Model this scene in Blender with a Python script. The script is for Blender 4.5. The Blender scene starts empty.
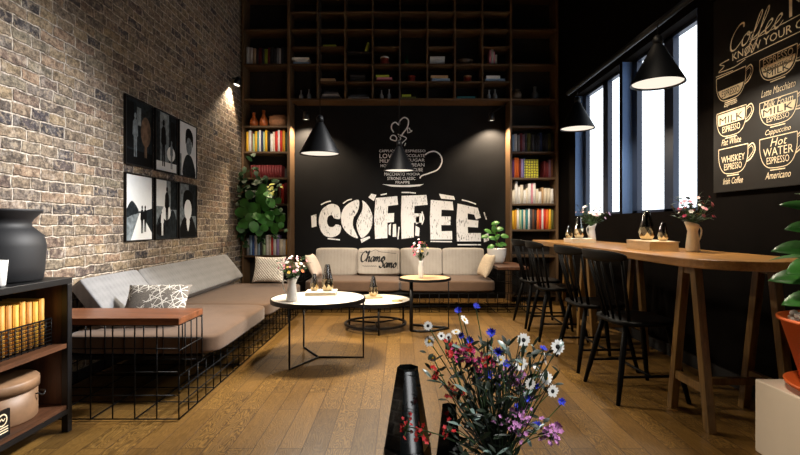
import bpy, bmesh, math, random
from mathutils import Vector, Matrix, Euler
random.seed(7)
PI = math.pi
SC = bpy.context.scene
COL = SC.collection
F, CX, HY, EYE = 480.0, 400.0, 224.0, 1.15

def at(px, py, Y):
    """world point seen at photo pixel (px,py) at depth Y"""
    return Vector(((px-CX)/F*Y, Y, EYE-(py-HY)/F*Y))

# ------------------------------------------------------------------ materials
def lin(c):
    def f(v):
        v /= 255.0
        return v/12.92 if v <= 0.04045 else ((v+0.055)/1.055)**2.4
    return (f(c[0]), f(c[1]), f(c[2]), 1.0)

class NT:
    def __init__(s, name):
        s.m = bpy.data.materials.new(name); s.m.use_nodes = True
        s.t = s.m.node_tree; s.n = s.t.nodes; s.l = s.t.links
        s.b = s.n['Principled BSDF']; s.out = s.n['Material Output']
    def new(s, typ, **kw):
        nd = s.n.new(typ)
        for k, v in kw.items(): setattr(nd, k, v)
        return nd
    def link(s, a, b): s.l.new(a, b)
    def coord(s, scale=(1, 1, 1), kind='Object', loc=(0, 0, 0), rot=(0, 0, 0)):
        tc = s.new('ShaderNodeTexCoord'); mp = s.new('ShaderNodeMapping')
        mp.inputs['Scale'].default_value = scale
        mp.inputs['Location'].default_value = loc
        mp.inputs['Rotation'].default_value = rot
        s.link(tc.outputs[kind], mp.inputs['Vector'])
        return mp.outputs['Vector']
    def noise(s, vec, scale, detail=4, rough=.55):
        nz = s.new('ShaderNodeTexNoise')
        nz.inputs['Scale'].default_value = scale; nz.inputs['Detail'].default_value = detail
        nz.inputs['Roughness'].default_value = rough
        if vec is not None: s.link(vec, nz.inputs['Vector'])
        return nz.outputs['Fac']
    def ramp(s, fac, stops):
        r = s.new('ShaderNodeValToRGB')
        e = r.color_ramp.elements
        while len(e) < len(stops): e.new(0.5)
        for el, (p, c) in zip(e, stops):
            el.position = p; el.color = c if len(c) == 4 else lin(c)
        s.link(fac, r.inputs['Fac'])
        return r.outputs['Color']
    def mix(s, fac, a, b, mode='MIX'):
        m = s.new('ShaderNodeMix', data_type='RGBA', blend_type=mode)
        for i, v in ((0, fac), (6, a), (7, b)):
            if hasattr(v, 'is_linked'): s.link(v, m.inputs[i])
            else: m.inputs[i].default_value = v
        return m.outputs[2]
    def math(s, op, a, b=0.0):
        m = s.new('ShaderNodeMath', operation=op)
        for i, v in ((0, a), (1, b)):
            if hasattr(v, 'is_linked'): s.link(v, m.inputs[i])
            else: m.inputs[i].default_value = v
        return m.outputs[0]
    def bump(s, h, strength=.3, dist=.01):
        b = s.new('ShaderNodeBump')
        b.inputs['Strength'].default_value = strength; b.inputs['Distance'].default_value = dist
        s.link(h, b.inputs['Height']); s.link(b.outputs['Normal'], s.b.inputs['Normal'])
    def base(s, c):
        if hasattr(c, 'is_linked'): s.link(c, s.b.inputs['Base Color'])
        else: s.b.inputs['Base Color'].default_value = c
    def set(s, rough=.5, metal=0.0, spec=.5, **kw):
        s.b.inputs['Roughness'].default_value = rough
        s.b.inputs['Metallic'].default_value = metal
        s.b.inputs['Specular IOR Level'].default_value = spec
        for k, v in kw.items(): s.b.inputs[k].default_value = v

_mc = {}
def plain(name, rgb, rough=.5, metal=0.0, var=.12, scale=30, spec=.5, bump=0.0, **kw):
    """simple procedural material: colour gently varied by noise"""
    if name in _mc: return _mc[name]
    t = NT(name)
    v = t.coord()
    n = t.noise(v, scale)
    c = lin(rgb)
    lo = tuple(x*(1-var) for x in c[:3])+(1,); hi = tuple(min(1, x*(1+var)) for x in c[:3])+(1,)
    t.base(t.ramp(n, [(.3, lo), (.7, hi)]))
    if bump: t.bump(n, bump, .004)
    t.set(rough, metal, spec, **kw)
    _mc[name] = t.m
    return t.m

def wood(name, dark, light, axis='x', scale=1.0, rough=.4, spec=.4):
    if name in _mc: return _mc[name]
    t = NT(name)
    st = {'x': (1.2, 14, 14), 'y': (14, 1.2, 14), 'z': (14, 14, 1.2)}[axis]
    v = t.coord(tuple(k*scale for k in st))
    n = t.noise(v, 2.2, 6, .6)
    v2 = t.coord(tuple(k*scale*5 for k in st))
    n2 = t.noise(v2, 3.0, 3, .5)
    s_ = t.math('ADD', t.math('MULTIPLY', n, .75), t.math('MULTIPLY', n2, .25))
    t.base(t.ramp(s_, [(.34, dark), (.66, light)]))
    t.bump(s_, .12, .003); t.set(rough, 0, spec)
    _mc[name] = t.m
    return t.m

def fabric(name, a, b, weave=350, plaid=0.0, rough=.95):
    if name in _mc: return _mc[name]
    t = NT(name)
    v = t.coord()
    n = t.noise(v, weave, 2, .7); n3 = t.noise(v, 9, 3)
    mixf = t.math('ADD', t.math('MULTIPLY', n, .65), t.math('MULTIPLY', n3, .35))
    c = t.ramp(mixf, [(.3, a), (.7, b)])
    if plaid:
        for dirn, sc in (('X', 14.0), ('Y', 14.0)):
            w = t.new('ShaderNodeTexWave', bands_direction=dirn)
            w.inputs['Scale'].default_value = sc/ (2*PI) * 3; w.inputs['Distortion'].default_value = .6
            w.inputs['Detail'].default_value = 2; w.inputs['Detail Scale'].default_value = 4
            t.link(v, w.inputs['Vector'])
            c = t.mix(t.math('MULTIPLY', w.outputs['Fac'], plaid), c, lin(b))
    t.base(c); t.bump(n, .25, .002); t.set(rough, 0, .2)
    t.b.inputs['Sheen Weight'].default_value = .15
    _mc[name] = t.m
    return t.m

def glow(name, rgb, strength):
    t = NT(name)
    e = t.new('ShaderNodeEmission'); e.inputs['Color'].default_value = lin(rgb); e.inputs['Strength'].default_value = strength
    t.link(e.outputs[0], t.out.inputs['Surface'])
    return t.m

def clear_glass(name, tint=(1, 1, 1, 1), gloss=.12, rough=.02, fres=.5):
    t = NT(name)
    tr = t.new('ShaderNodeBsdfTransparent'); tr.inputs['Color'].default_value = tint
    gl = t.new('ShaderNodeBsdfGlossy'); gl.inputs['Roughness'].default_value = rough
    lw = t.new('ShaderNodeLayerWeight'); lw.inputs['Blend'].default_value = .35
    mx = t.new('ShaderNodeMixShader')
    f = t.math('ADD', t.math('MULTIPLY', lw.outputs['Facing'], fres), gloss)
    t.link(f, mx.inputs[0]); t.link(tr.outputs[0], mx.inputs[1]); t.link(gl.outputs[0], mx.inputs[2])
    t.link(mx.outputs[0], t.out.inputs['Surface'])
    return t.m

def mat_brick():
    t = NT('old_brick')
    tc = t.new('ShaderNodeTexCoord'); sep = t.new('ShaderNodeSeparateXYZ'); t.link(tc.outputs['Object'], sep.inputs[0])
    comb = t.new('ShaderNodeCombineXYZ'); t.link(sep.outputs['Y'], comb.inputs['X']); t.link(sep.outputs['Z'], comb.inputs['Y'])
    nz = t.new('ShaderNodeTexNoise'); nz.inputs['Scale'].default_value = 11; nz.inputs['Detail'].default_value = 5
    t.link(comb.outputs[0], nz.inputs['Vector'])
    vm = t.new('ShaderNodeVectorMath', operation='SUBTRACT'); vm.inputs[1].default_value = (.5, .5, .5)
    t.link(nz.outputs['Color'], vm.inputs[0])
    vs = t.new('ShaderNodeVectorMath', operation='SCALE'); vs.inputs['Scale'].default_value = .034
    t.link(vm.outputs[0], vs.inputs[0])
    va = t.new('ShaderNodeVectorMath', operation='ADD'); t.link(comb.outputs[0], va.inputs[0]); t.link(vs.outputs[0], va.inputs[1])
    vec = va.outputs[0]
    def brick():
        b = t.new('ShaderNodeTexBrick'); b.offset = .5; b.squash = .7; b.squash_frequency = 3
        b.inputs['Scale'].default_value = 1; b.inputs['Brick Width'].default_value = .225; b.inputs['Row Height'].default_value = .076
        b.inputs['Mortar Size'].default_value = .009; b.inputs['Mortar Smooth'].default_value = .8; b.inputs['Bias'].default_value = 0
        b.inputs['Color1'].default_value = (0, 0, 0, 1); b.inputs['Color2'].default_value = (1, 1, 1, 1); b.inputs['Mortar'].default_value = (.5, .5, .5, 1)
        t.link(vec, b.inputs['Vector']); return b
    b = brick()
    P = comb.outputs[0]
    col = t.ramp(b.outputs['Color'], [(0.0, (104, 101, 106)), (.14, (196, 176, 148)), (.3, (156, 148, 142)), (.46, (206, 186, 152)), (.6, (86, 89, 102)), (.74, (200, 172, 148)), (.88, (170, 164, 146)), (1.0, (182, 162, 146))])
    n1 = t.noise(P, 42, 6, .78)
    n2 = t.noise(P, 15, 4, .65)
    n3 = t.noise(P, 1.6, 3, .55)
    col = t.mix(.75, col, t.ramp(n1, [(.36, (58, 58, 64)), (.5, (196, 190, 186)), (.62, (255, 252, 246))]), 'MULTIPLY')
    col = t.mix(.65, col, t.ramp(n2, [(.42, (255, 255, 255)), (.62, (104, 104, 114))]), 'MULTIPLY')
    lightp = t.ramp(t.noise(P, 26, 5, .7), [(.50, (0, 0, 0)), (.62, (255, 255, 255))])
    col = t.mix(t.math('MULTIPLY', lightp, .5), col, lin((216, 198, 172)))
    mort = t.ramp(n1, [(.32, (170, 158, 142)), (.54, (250, 240, 226))])
    # joints are partly worn away or smeared over the brick faces
    wear = t.ramp(t.noise(P, 20, 4, .65), [(.34, (40, 40, 40)), (.56, (255, 255, 255))])
    smear = t.ramp(t.noise(P, 9, 5, .7), [(.54, (0, 0, 0)), (.70, (255, 255, 255))])
    f = t.math('MULTIPLY', b.outputs['Fac'], wear)
    f = t.math('MAXIMUM', f, t.math('MULTIPLY', smear, .45))
    col = t.mix(f, col, mort)
    tone = t.ramp(n3, [(.3, (214, 210, 210)), (.7, (255, 251, 246))])
    col = t.mix(.8, col, tone, 'MULTIPLY')
    t.base(col)
    h = t.math('ADD', t.math('MULTIPLY', b.outputs['Fac'], -1.1), t.math('MULTIPLY', n1, .9))
    h = t.math('ADD', h, t.math('MULTIPLY', b.outputs['Color'], .25))
    t.bump(h, 1.0, .016); t.set(.9, 0, .25)
    return t.m

def mat_floor():
    t = NT('oak_plank_floor')
    tc = t.new('ShaderNodeTexCoord'); sep = t.new('ShaderNodeSeparateXYZ'); t.link(tc.outputs['Object'], sep.inputs[0])
    comb = t.new('ShaderNodeCombineXYZ'); t.link(sep.outputs['Y'], comb.inputs['X']); t.link(sep.outputs['X'], comb.inputs['Y'])
    b = t.new('ShaderNodeTexBrick'); b.offset = .37; b.offset_frequency = 2; b.squash = 1.0
    b.inputs['Scale'].default_value = 1; b.inputs['Brick Width'].default_value = .82; b.inputs['Row Height'].default_value = .125
    b.inputs['Mortar Size'].default_value = .0022; b.inputs['Mortar Smooth'].default_value = .2
    b.inputs['Color1'].default_value = (0, 0, 0, 1); b.inputs['Color2'].default_value = (1, 1, 1, 1); b.inputs['Mortar'].default_value = (.5, .5, .5, 1)
    t.link(comb.outputs[0], b.inputs['Vector'])
    rnd = t.math('MULTIPLY', b.outputs['Color'], 40.0)
    off = t.new('ShaderNodeCombineXYZ'); t.link(rnd, off.inputs['Z']); t.link(rnd, off.inputs['X'])
    va = t.new('ShaderNodeVectorMath', operation='ADD'); t.link(comb.outputs[0], va.inputs[0]); t.link(off.outputs[0], va.inputs[1])
    mp = t.new('ShaderNodeMapping'); mp.inputs['Scale'].default_value = (2.6, 11, 1); t.link(va.outputs[0], mp.inputs['Vector'])
    n = t.noise(mp.outputs[0], 1.1, 2, .5)
    rings = t.math('FRACT', t.math('MULTIPLY', n, 22.0))
    rings = t.math('ABSOLUTE', t.math('SUBTRACT', rings, .5))
    mp2 = t.new('ShaderNodeMapping'); mp2.inputs['Scale'].default_value = (9, 120, 1); t.link(va.outputs[0], mp2.inputs['Vector'])
    fine = t.noise(mp2.outputs[0], 1.2, 3, .6)
    base = t.ramp(b.outputs['Color'], [(0, (78, 55, 22)), (.5, (110, 80, 35)), (1, (142, 106, 50))])
    grain = t.ramp(rings, [(0.0, (48, 32, 12)), (.22, (108, 79, 34)), (.5, (172, 134, 70))])
    gate = t.math('GREATER_THAN', t.math('FRACT', t.math('MULTIPLY', b.outputs['Color'], 7.3)), .62)
    c = t.mix(t.math('ADD', t.math('MULTIPLY', gate, .5), .22), base, grain)
    c = t.mix(.35, c, t.ramp(fine, [(.3, (66, 45, 22)), (.7, (144, 108, 58))]))
    c = t.mix(b.outputs['Fac'], c, lin((66, 42, 20)))
    t.base(c)
    h = t.math('ADD', t.math('MULTIPLY', b.outputs['Fac'], -1.2), t.math('MULTIPLY', rings, .5))
    t.bump(h, .5, .003); t.set(.42, 0, .4)
    return t.m

def mat_chalk(name, rgb, low=.42, high=.56, bg=(60, 60, 58), sc=(60, 22, 22)):
    t = NT(name)
    v = t.coord(sc, rot=(0, .5, 0))
    n = t.noise(v, 1.0, 5, .7)
    n2 = t.noise(t.coord((6, 6, 6)), 1.0, 3)
    s_ = t.math('ADD', t.math('MULTIPLY', n, .75), t.math('MULTIPLY', n2, .25))
    t.base(t.ramp(s_, [(low, bg), (high, rgb)])); t.set(.95, 0, .1)
    return t.m

# ------------------------------------------------------------------ mesh builder
class MB:
    def __init__(s): s.bm = bmesh.new()
    def box(s, lo, hi, M=None, mi=0):
        lo = Vector(lo); hi = Vector(hi)
        vs = [s.bm.verts.new(((lo.x, hi.x)[i & 1], (lo.y, hi.y)[(i >> 1) & 1], (lo.z, hi.z)[(i >> 2) & 1])) for i in range(8)]
        for f in ((0, 2, 3, 1), (4, 5, 7, 6), (0, 1, 5, 4), (2, 6, 7, 3), (0, 4, 6, 2), (1, 3, 7, 5)):
            fc = s.bm.faces.new([vs[i] for i in f]); fc.material_index = mi
        if M is not None: bmesh.ops.transform(s.bm, matrix=M, verts=vs)
        return s
    def tube(s, pts, r, n=8, radii=None, closed=False, cap=True):
        pts = [Vector(p) for p in pts]; N = len(pts)
        rings = []; up = None
        for i, p in enumerate(pts):
            if closed: d = (pts[(i+1) % N]-pts[i-1])
            elif i == 0: d = pts[1]-p
            elif i == N-1: d = p-pts[-2]
            else: d = pts[i+1]-pts[i-1]
            if d.length < 1e-9: d = Vector((0, 0, 1))
            d.normalize()
            if up is None: up = d.orthogonal().normalized()
            up = (up-d*up.dot(d))
            if up.length < 1e-6: up = d.orthogonal()
            up.normalize(); sd = d.cross(up)
            rr = radii[i] if radii else r
            rings.append([s.bm.verts.new(p+(up*math.cos(2*PI*k/n)+sd*math.sin(2*PI*k/n))*rr) for k in range(n)])
        m = N if closed else N-1
        for i in range(m):
            a, b = rings[i], rings[(i+1) % N]
            for k in range(n):
                f = s.bm.faces.new((a[k], a[(k+1) % n], b[(k+1) % n], b[k])); f.smooth = n > 5
        if cap and not closed:
            s.bm.faces.new(rings[0][::-1]); s.bm.faces.new(rings[-1])
        return s
    def lathe(s, prof, n=32, c=(0, 0, 0), smooth=True, twist=False, mi=0, M=None):
        c = Vector(c); rings = []; allv = []
        for j, (r, z) in enumerate(prof):
            if r < 1e-6:
                rings.append([s.bm.verts.new(c+Vector((0, 0, z)))])
            else:
                o = (PI/n if twist and j % 2 else 0)
                rings.append([s.bm.verts.new(c+Vector((r*math.cos(2*PI*k/n+o), r*math.sin(2*PI*k/n+o), z))) for k in range(n)])
            allv += rings[-1]
        for j in range(len(rings)-1):
            a, b = rings[j], rings[j+1]
            if len(a) == 1 and len(b) == 1: continue
            for k in range(n):
                k1 = (k+1) % n
                if len(a) == 1: fs = [(a[0], b[k1], b[k])]
                elif len(b) == 1: fs = [(a[k], a[k1], b[0])]
                elif twist:
                    if j % 2 == 0: fs = [(a[k], a[k1], b[k]), (a[k1], b[k1], b[k])]
                    else: fs = [(a[k], a[k1], b[k1]), (a[k], b[k1], b[k])]
                else: fs = [(a[k], a[k1], b[k1], b[k])]
                for q in fs:
                    f = s.bm.faces.new(q); f.smooth = smooth; f.material_index = mi
        if M is not None: bmesh.ops.transform(s.bm, matrix=M, verts=allv)
        return s
    def disc(s, c, r, z0, z1, n=48, mi=0):
        return s.lathe([(0, z0), (r, z0), (r, z1), (0, z1)], n, c, smooth=False, mi=mi)
    def prism(s, poly, to3, h):
        """polygon (2d) extruded; to3(u,v,w)->point"""
        a = [s.bm.verts.new(to3(u, v, 0)) for u, v in poly]; b = [s.bm.verts.new(to3(u, v, h)) for u, v in poly]
        s.bm.faces.new(a); s.bm.faces.new(b[::-1])
        n = len(poly)
        for i in range(n): s.bm.faces.new((a[i], b[i], b[(i+1) % n], a[(i+1) % n]))
        return s
    def flat(s, poly, to3):
        s.bm.faces.new([s.bm.verts.new(to3(u, v)) for u, v in poly]).normal_update(); return s
    def ribbon(s, pts, w, to3, n=6, pen=None):
        """smooth 2d stroke drawn as a flat strip; pen=(angle, thin ratio) gives a broad-nib look"""
        P = spline(pts, n); L = []
        for i, p in enumerate(P):
            a = P[max(i-1, 0)]; b = P[min(i+1, len(P)-1)]
            d = Vector((b[0]-a[0], b[1]-a[1]))
            if d.length < 1e-9: d = Vector((1, 0))
            d.normalize(); nn = Vector((-d.y, d.x)); ww = w
            if pen: ww = w*(pen[1]+(1-pen[1])*abs(math.sin(math.atan2(d.y, d.x)-pen[0])))
            L.append((s.bm.verts.new(to3(p[0]+nn.x*ww/2, p[1]+nn.y*ww/2)), s.bm.verts.new(to3(p[0]-nn.x*ww/2, p[1]-nn.y*ww/2))))
        for i in range(len(L)-1): s.bm.faces.new((L[i][0], L[i][1], L[i+1][1], L[i+1][0]))
        return s
    def ell(s, c, r, nu=12, nv=8, M=None, mi=0):
        r = r if hasattr(r, '__len__') else (r, r, r)
        A = Matrix.Translation(c) @ (M if M is not None else Matrix.Identity(4)) @ Matrix.Diagonal((r[0], r[1], r[2], 1))
        prof = [(math.sin(PI*j/nv), -math.cos(PI*j/nv)) for j in range(nv+1)]
        prof[0] = (0, -1); prof[-1] = (0, 1)
        return s.lathe(prof, nu, M=A, mi=mi)
    def leaf(s, p, d, up, L, W, bend=.3, fold=.15, seg=6, shape=1.0, mi=0, rnd=.8):
        d = Vector(d).normalized(); up = Vector(up); up = (up-d*up.dot(d))
        if up.length < 1e-5: up = d.orthogonal()
        up.normalize(); sd = d.cross(up); p = Vector(p); rows = []
        for i in range(seg+1):
            q = i/seg
            w = W/2*(math.sin(PI*q**shape)**rnd if 0 < q < 1 else 0.02)
            c = p+d*(L*q*(1-.25*bend*q))-up*(L*bend*q*q*.6)
            rows.append((s.bm.verts.new(c+sd*w+up*w*fold), s.bm.verts.new(c), s.bm.verts.new(c-sd*w+up*w*fold)))
        for i in range(seg):
            for k in (0, 1):
                f = s.bm.faces.new((rows[i][k], rows[i][k+1], rows[i+1][k+1], rows[i+1][k])); f.smooth = True; f.material_index = mi
        return s
    def addmesh(s, me, M=None, mi=0):
        n0 = len(s.bm.verts); f0 = len(s.bm.faces)
        s.bm.from_mesh(me); s.bm.verts.ensure_lookup_table(); s.bm.faces.ensure_lookup_table()
        if M is not None: bmesh.ops.transform(s.bm, matrix=M, verts=s.bm.verts[n0:])
        for f in s.bm.faces[f0:]: f.material_index = mi
        return s
    def build(s, name, mats, parent=None, loc=(0, 0, 0), rot=(0, 0, 0), bevel=0, seg=2, subsurf=0, smooth=None, normals=True, solid=0):
        if normals: bmesh.ops.recalc_face_normals(s.bm, faces=s.bm.faces)
        if smooth is not None:
            for f in s.bm.faces: f.smooth = smooth
        me = bpy.data.meshes.new(name); s.bm.to_mesh(me); s.bm.free()
        for m in (mats if isinstance(mats, (list, tuple)) else [mats]): me.materials.append(m)
        o = bpy.data.objects.new(name, me); COL.objects.link(o)
        o.location = loc; o.rotation_euler = rot
        if parent is not None: o.parent = parent
        if solid:
            q = o.modifiers.new('thick', 'SOLIDIFY'); q.thickness = solid; q.offset = 0
        if bevel:
            q = o.modifiers.new('bev', 'BEVEL'); q.width = bevel; q.segments = seg; q.limit_method = 'ANGLE'
        if subsurf:
            q = o.modifiers.new('sub', 'SUBSURF'); q.levels = subsurf; q.render_levels = subsurf
        return o

def spline(pts, n=6):
    if len(pts) < 3: return list(pts)
    out = []
    for i in range(len(pts)-1):
        p0 = pts[max(i-1, 0)]; p1 = pts[i]; p2 = pts[i+1]; p3 = pts[min(i+2, len(pts)-1)]
        for k in range(n):
            q = k/n
            out.append(tuple(.5*((2*p1[j])+(-p0[j]+p2[j])*q+(2*p0[j]-5*p1[j]+4*p2[j]-p3[j])*q*q+(-p0[j]+3*p1[j]-3*p2[j]+p3[j])*q**3) for j in range(len(p1))))
    out.append(tuple(pts[-1]))
    return out

def cushion_mesh(mb, w, d, h, M, nseg=14, puff=.5, sharp=12, pillow=False):
    """soft block: w(x) d(y) h(z) centred at origin, then M"""
    tmp = bmesh.new()
    bmesh.ops.create_cube(tmp, size=2)
    bmesh.ops.subdivide_edges(tmp, edges=tmp.edges, cuts=nseg, use_grid_fill=True)
    for v in tmp.verts:
        x, y, z = v.co
        if pillow:
            t_ = max(0.0, (1-abs(x)**3.0))**.5*max(0.0, (1-abs(y)**3.0))**.5
            pin = 1-.07*(1-abs(y)**2)*abs(x)**4; pin2 = 1-.07*(1-abs(x)**2)*abs(y)**4
            v.co = Vector((x*pin*w/2, y*pin2*d/2, z*h/2*(t_*.95+.05)))
        else:
            k = (1-puff*.12*(abs(x)**4)) * (1-puff*.12*(abs(y)**4))
            q = Vector((x, y, z))
            # round the corners: push towards a super-ellipsoid
            r = (abs(x)**sharp+abs(y)**sharp+abs(z)**sharp)**(1/float(sharp))
            q = q/r if r > 0 else q
            v.co = Vector((q.x*w/2, q.y*d/2, q.z*h/2*k))
    me = bpy.data.meshes.new('tmp'); 
    for f in tmp.faces: f.smooth = True
    tmp.to_mesh(me); tmp.free()
    mb.addmesh(me, M); bpy.data.meshes.remove(me)
    return mb

# ------------------------------------------------------------------ tagging
def tag(o, label=None, cat=None, group=None, kind=None):
    if label: o['label'] = label
    if cat: o['category'] = cat
    if group: o['group'] = group
    if kind: o['kind'] = kind
    return o
def thing(name, label, cat, loc=(0, 0, 0), rz=0.0, group=None, kind=None):
    o = bpy.data.objects.new(name, None); COL.objects.link(o)
    o.location = loc; o.rotation_euler = (0, 0, rz); o.empty_display_size = .1
    return tag(o, label, cat, group, kind)
def struct(o): o['kind'] = 'structure'; return o
def copy_tree(o, parent=None):
    c = o.copy(); COL.objects.link(c)
    if parent is not None: c.parent = parent
    for ch in [x for x in bpy.data.objects if x.parent == o]: copy_tree(ch, c)
    return c
def T(x, y, z): return Matrix.Translation((x, y, z))
def R(a, ax): return Matrix.Rotation(a, 4, ax)

def text_mesh(txt, bold=0.0, shear=0.0):
    cu = bpy.data.curves.new('txt', 'FONT'); cu.body = txt; cu.shear = shear; cu.offset = bold; cu.resolution_u = 2
    o = bpy.data.objects.new('txt', cu); COL.objects.link(o)
    dg = bpy.context.evaluated_depsgraph_get(); dg.update()
    me = bpy.data.meshes.new_from_object(o.evaluated_get(dg))
    bpy.data.objects.remove(o); bpy.data.curves.remove(cu)
    return me
def put_text(mb, txt, u0, u1, v0, v1, to3, bold=0.0, shear=0.0, warp=None, mi=0):
    """text scaled into the box u0..u1, v0..v1 of a surface"""
    me = text_mesh(txt, bold, shear)
    xs = [v.co.x for v in me.vertices]; ys = [v.co.y for v in me.vertices]
    a, b, c, d = min(xs), max(xs), min(ys), max(ys)
    for v in me.vertices:
        s_ = (v.co.x-a)/(b-a); q = (v.co.y-c)/(d-c)
        if warp: s_, q = warp(s_, q)
        v.co = to3(u0+(u1-u0)*s_, v0+(v1-v0)*q)
    mb.addmesh(me, mi=mi); bpy.data.meshes.remove(me)

GLYPH = {
 'C': (1.35, [[(1.25, 1.65), (1.15, 2.0), (.75, 2.05), (.3, 1.6), (.1, .9), (.3, .15), (.75, 0), (1.2, .35), (1.4, .6)]]),
 'S': (1.15, [[(1.1, 1.65), (1.0, 2.0), (.65, 2.05), (.4, 1.7), (.55, 1.25), (.85, .85), (.85, .3), (.5, 0), (.1, .1), (-.05, .4)]]),
 'h': (1.05, [[(-.1, .2), (.25, 1.0), (.5, 1.95), (.38, 2.1), (.25, 1.6), (.12, 0)], [(.14, .3), (.45, .9), (.7, .95), (.72, .6), (.68, .15), (.85, .02), (1.08, .3)]]),
 'a': (1.0, [[(.85, .85), (.5, 1.0), (.15, .65), (.12, .2), (.35, 0), (.65, .3), (.85, .95)], [(.85, .95), (.78, .3), (.86, .05), (1.05, .3)]]),
 'm': (1.5, [[(.0, .75), (.14, .95), (.2, .7), (.1, 0)], [(.14, .3), (.4, .9), (.6, .92), (.6, .5), (.54, 0)], [(.57, .3), (.85, .9), (1.08, .92), (1.08, .5), (1.06, .12), (1.2, .0), (1.45, .3)]]),
 'o': (1.0, [[(.55, .98), (.2, .8), (.08, .4), (.25, .02), (.6, .08), (.8, .5), (.68, .9), (.45, .98), (.6, .75), (1.0, .78)]]),
 'f': (.62, [[(-.1, .2), (.25, .8), (.6, 1.8), (.55, 2.2), (.38, 2.0), (.22, 1.0), (.05, -.4), (-.08, -.95), (-.25, -.85), (-.1, -.3), (.25, .15), (.62, .35)]]),
 'e': (.82, [[(-.05, .3), (.35, .5), (.62, .8), (.5, 1.0), (.25, .85), (.12, .4), (.3, .02), (.6, .1), (.85, .4)]]),
}
def script(mb, word, u, v, xh, w, to3, slant=.25, pen=(.6, .35), squeeze=1.0):
    for ch in word:
        adv, strokes = GLYPH[ch]
        for st in strokes:
            mb.ribbon([(u+(x+slant*y)*xh*squeeze, v+y*xh) for x, y in st], w, to3, 6, pen)
        u += adv*xh*squeeze
    return u
# ------------------------------------------------------------------ palette
M_brick = mat_brick(); M_floor = mat_floor()
M_black = plain('black_metal', (18, 18, 20), .45, 0.3)
M_shade = plain('blue_black_enamel', (8, 9, 12), .5, 0, .05, 20, .25)
M_wire = plain('black_wire', (8, 8, 9), .5, 0, .1, 30, .15)
M_dark = plain('dark_paint', (22, 20, 19), .8, 0, .1, 12)
M_darkwall = plain('brown_black_plaster', (13, 10, 8), .9, 0, .15, 6, .04, .1)
M_chalkbg = plain('blackboard_paint', (20, 20, 21), .9, 0, .2, 3, .15)
M_ceil = plain('black_ceiling_paint', (20, 19, 19), .9)
M_reveal = plain('skylight_blue_reveal', (88, 118, 164), .6, 0, .05)  # the sky's blue light on the reveals, put into the colour
M_framew = plain('window_frame_grey', (26, 38, 60), .5, 0, .05)
M_shelf = wood('bookcase_oak', (64, 48, 31), (94, 71, 47), 'x', 1.0, .5)
M_shelfz = wood('bookcase_oak_upright', (76, 57, 38), (112, 86, 59), 'z', 1.0, .5)
M_shelfback = plain('bookcase_dark_back', (30, 23, 18), .8)
M_walnut = wood('walnut_plank', (78, 44, 26), (136, 84, 54), 'x', 1.0, .35)
M_walnuty = wood('walnut_shelf_board', (60, 38, 25), (100, 64, 42), 'y', 1.0, .45)
M_bartop = wood('bar_oak_top', (138, 96, 50), (192, 142, 82), 'y', .8, .28)
M_barleg = wood('bar_oak_leg', (84, 63, 34), (136, 104, 58), 'z', 1.0, .35)
M_seat = fabric('taupe_fabric', (80, 62, 48), (102, 80, 63), 300)
M_back = fabric('pale_grey_plaid', (98, 99, 102), (138, 138, 139), 260, .35)
M_backb = fabric('cream_grey_linen', (140, 132, 122), (176, 167, 155), 260, .3)
M_white = plain('white_ceramic', (232, 230, 226), .25, 0, .02)
M_cream = plain('cream_enamel', (240, 232, 210), .3, 0, .03)
M_tabletop = plain('white_table_laminate', (236, 228, 214), .3, 0, .03, 6)
M_oaktop = wood('pale_oak_top', (190, 150, 104), (226, 188, 142), 'x', 1.0, .35)
M_chair = plain('black_lacquer', (5, 5, 5), .55, 0, .1, 20, .12)
M_gold = plain('antique_gold', (212, 192, 156), .2, 1.0, .2, 25)
M_smoke = clear_glass('smoked_glass', (.66, .66, .67, 1), .22, .12)
M_smokeblack = NT('smoky_black_glass')
M_smokeblack.base((.008, .010, .010, 1)); M_smokeblack.set(.04, 0, .8); M_smokeblack = M_smokeblack.m
M_glass = clear_glass('clear_glass', (.99, .995, 1, 1), .01, .02, .06)
M_terra = plain('terracotta_plastic', (212, 98, 42), .45, 0, .06, 8)
M_ped = plain('cream_pedestal_paint', (222, 208, 188), .6, 0, .03, 5)
M_leaf = plain('glossy_leaf', (50, 104, 40), .4, 0, .45, 7, .3)
M_leafd = plain('dark_leaf', (24, 52, 24), .5, 0, .35, 14, .25)
M_leafy = plain('yellow_green_leaf', (140, 146, 40), .45, 0, .3, 20)
M_stem = plain('green_stem', (52, 82, 34), .6, 0, .2)
M_bark = plain('brown_stem', (96, 70, 44), .8, 0, .2)
M_soil = plain('dark_soil', (44, 32, 24), .95, 0, .3, 60)
M_pebble = plain('white_pebble', (232, 226, 216), .6, 0, .15, 50)
M_paper = plain('book_page_block', (226, 214, 188), .9, 0, .06, 120)
M_lampwhite = plain('lamp_inside_white', (230, 220, 204), .6)
M_chalk = mat_chalk('white_chalk', (244, 243, 241), .26, .38, (150, 150, 148), (46, 46, 12))
M_chalks = mat_chalk('white_chalk_fill', (244, 243, 241), .38, .45, (66, 66, 66), (64, 20, 14))
M_ink = plain('black_print', (16, 16, 16), .8)
M_goldprint = plain('cream_print', (240, 222, 186), .7, 0, .12, 30)
M_boardbg = plain('menu_board_black', (22, 18, 13), .5, 0, .2, 7, .4)

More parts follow.
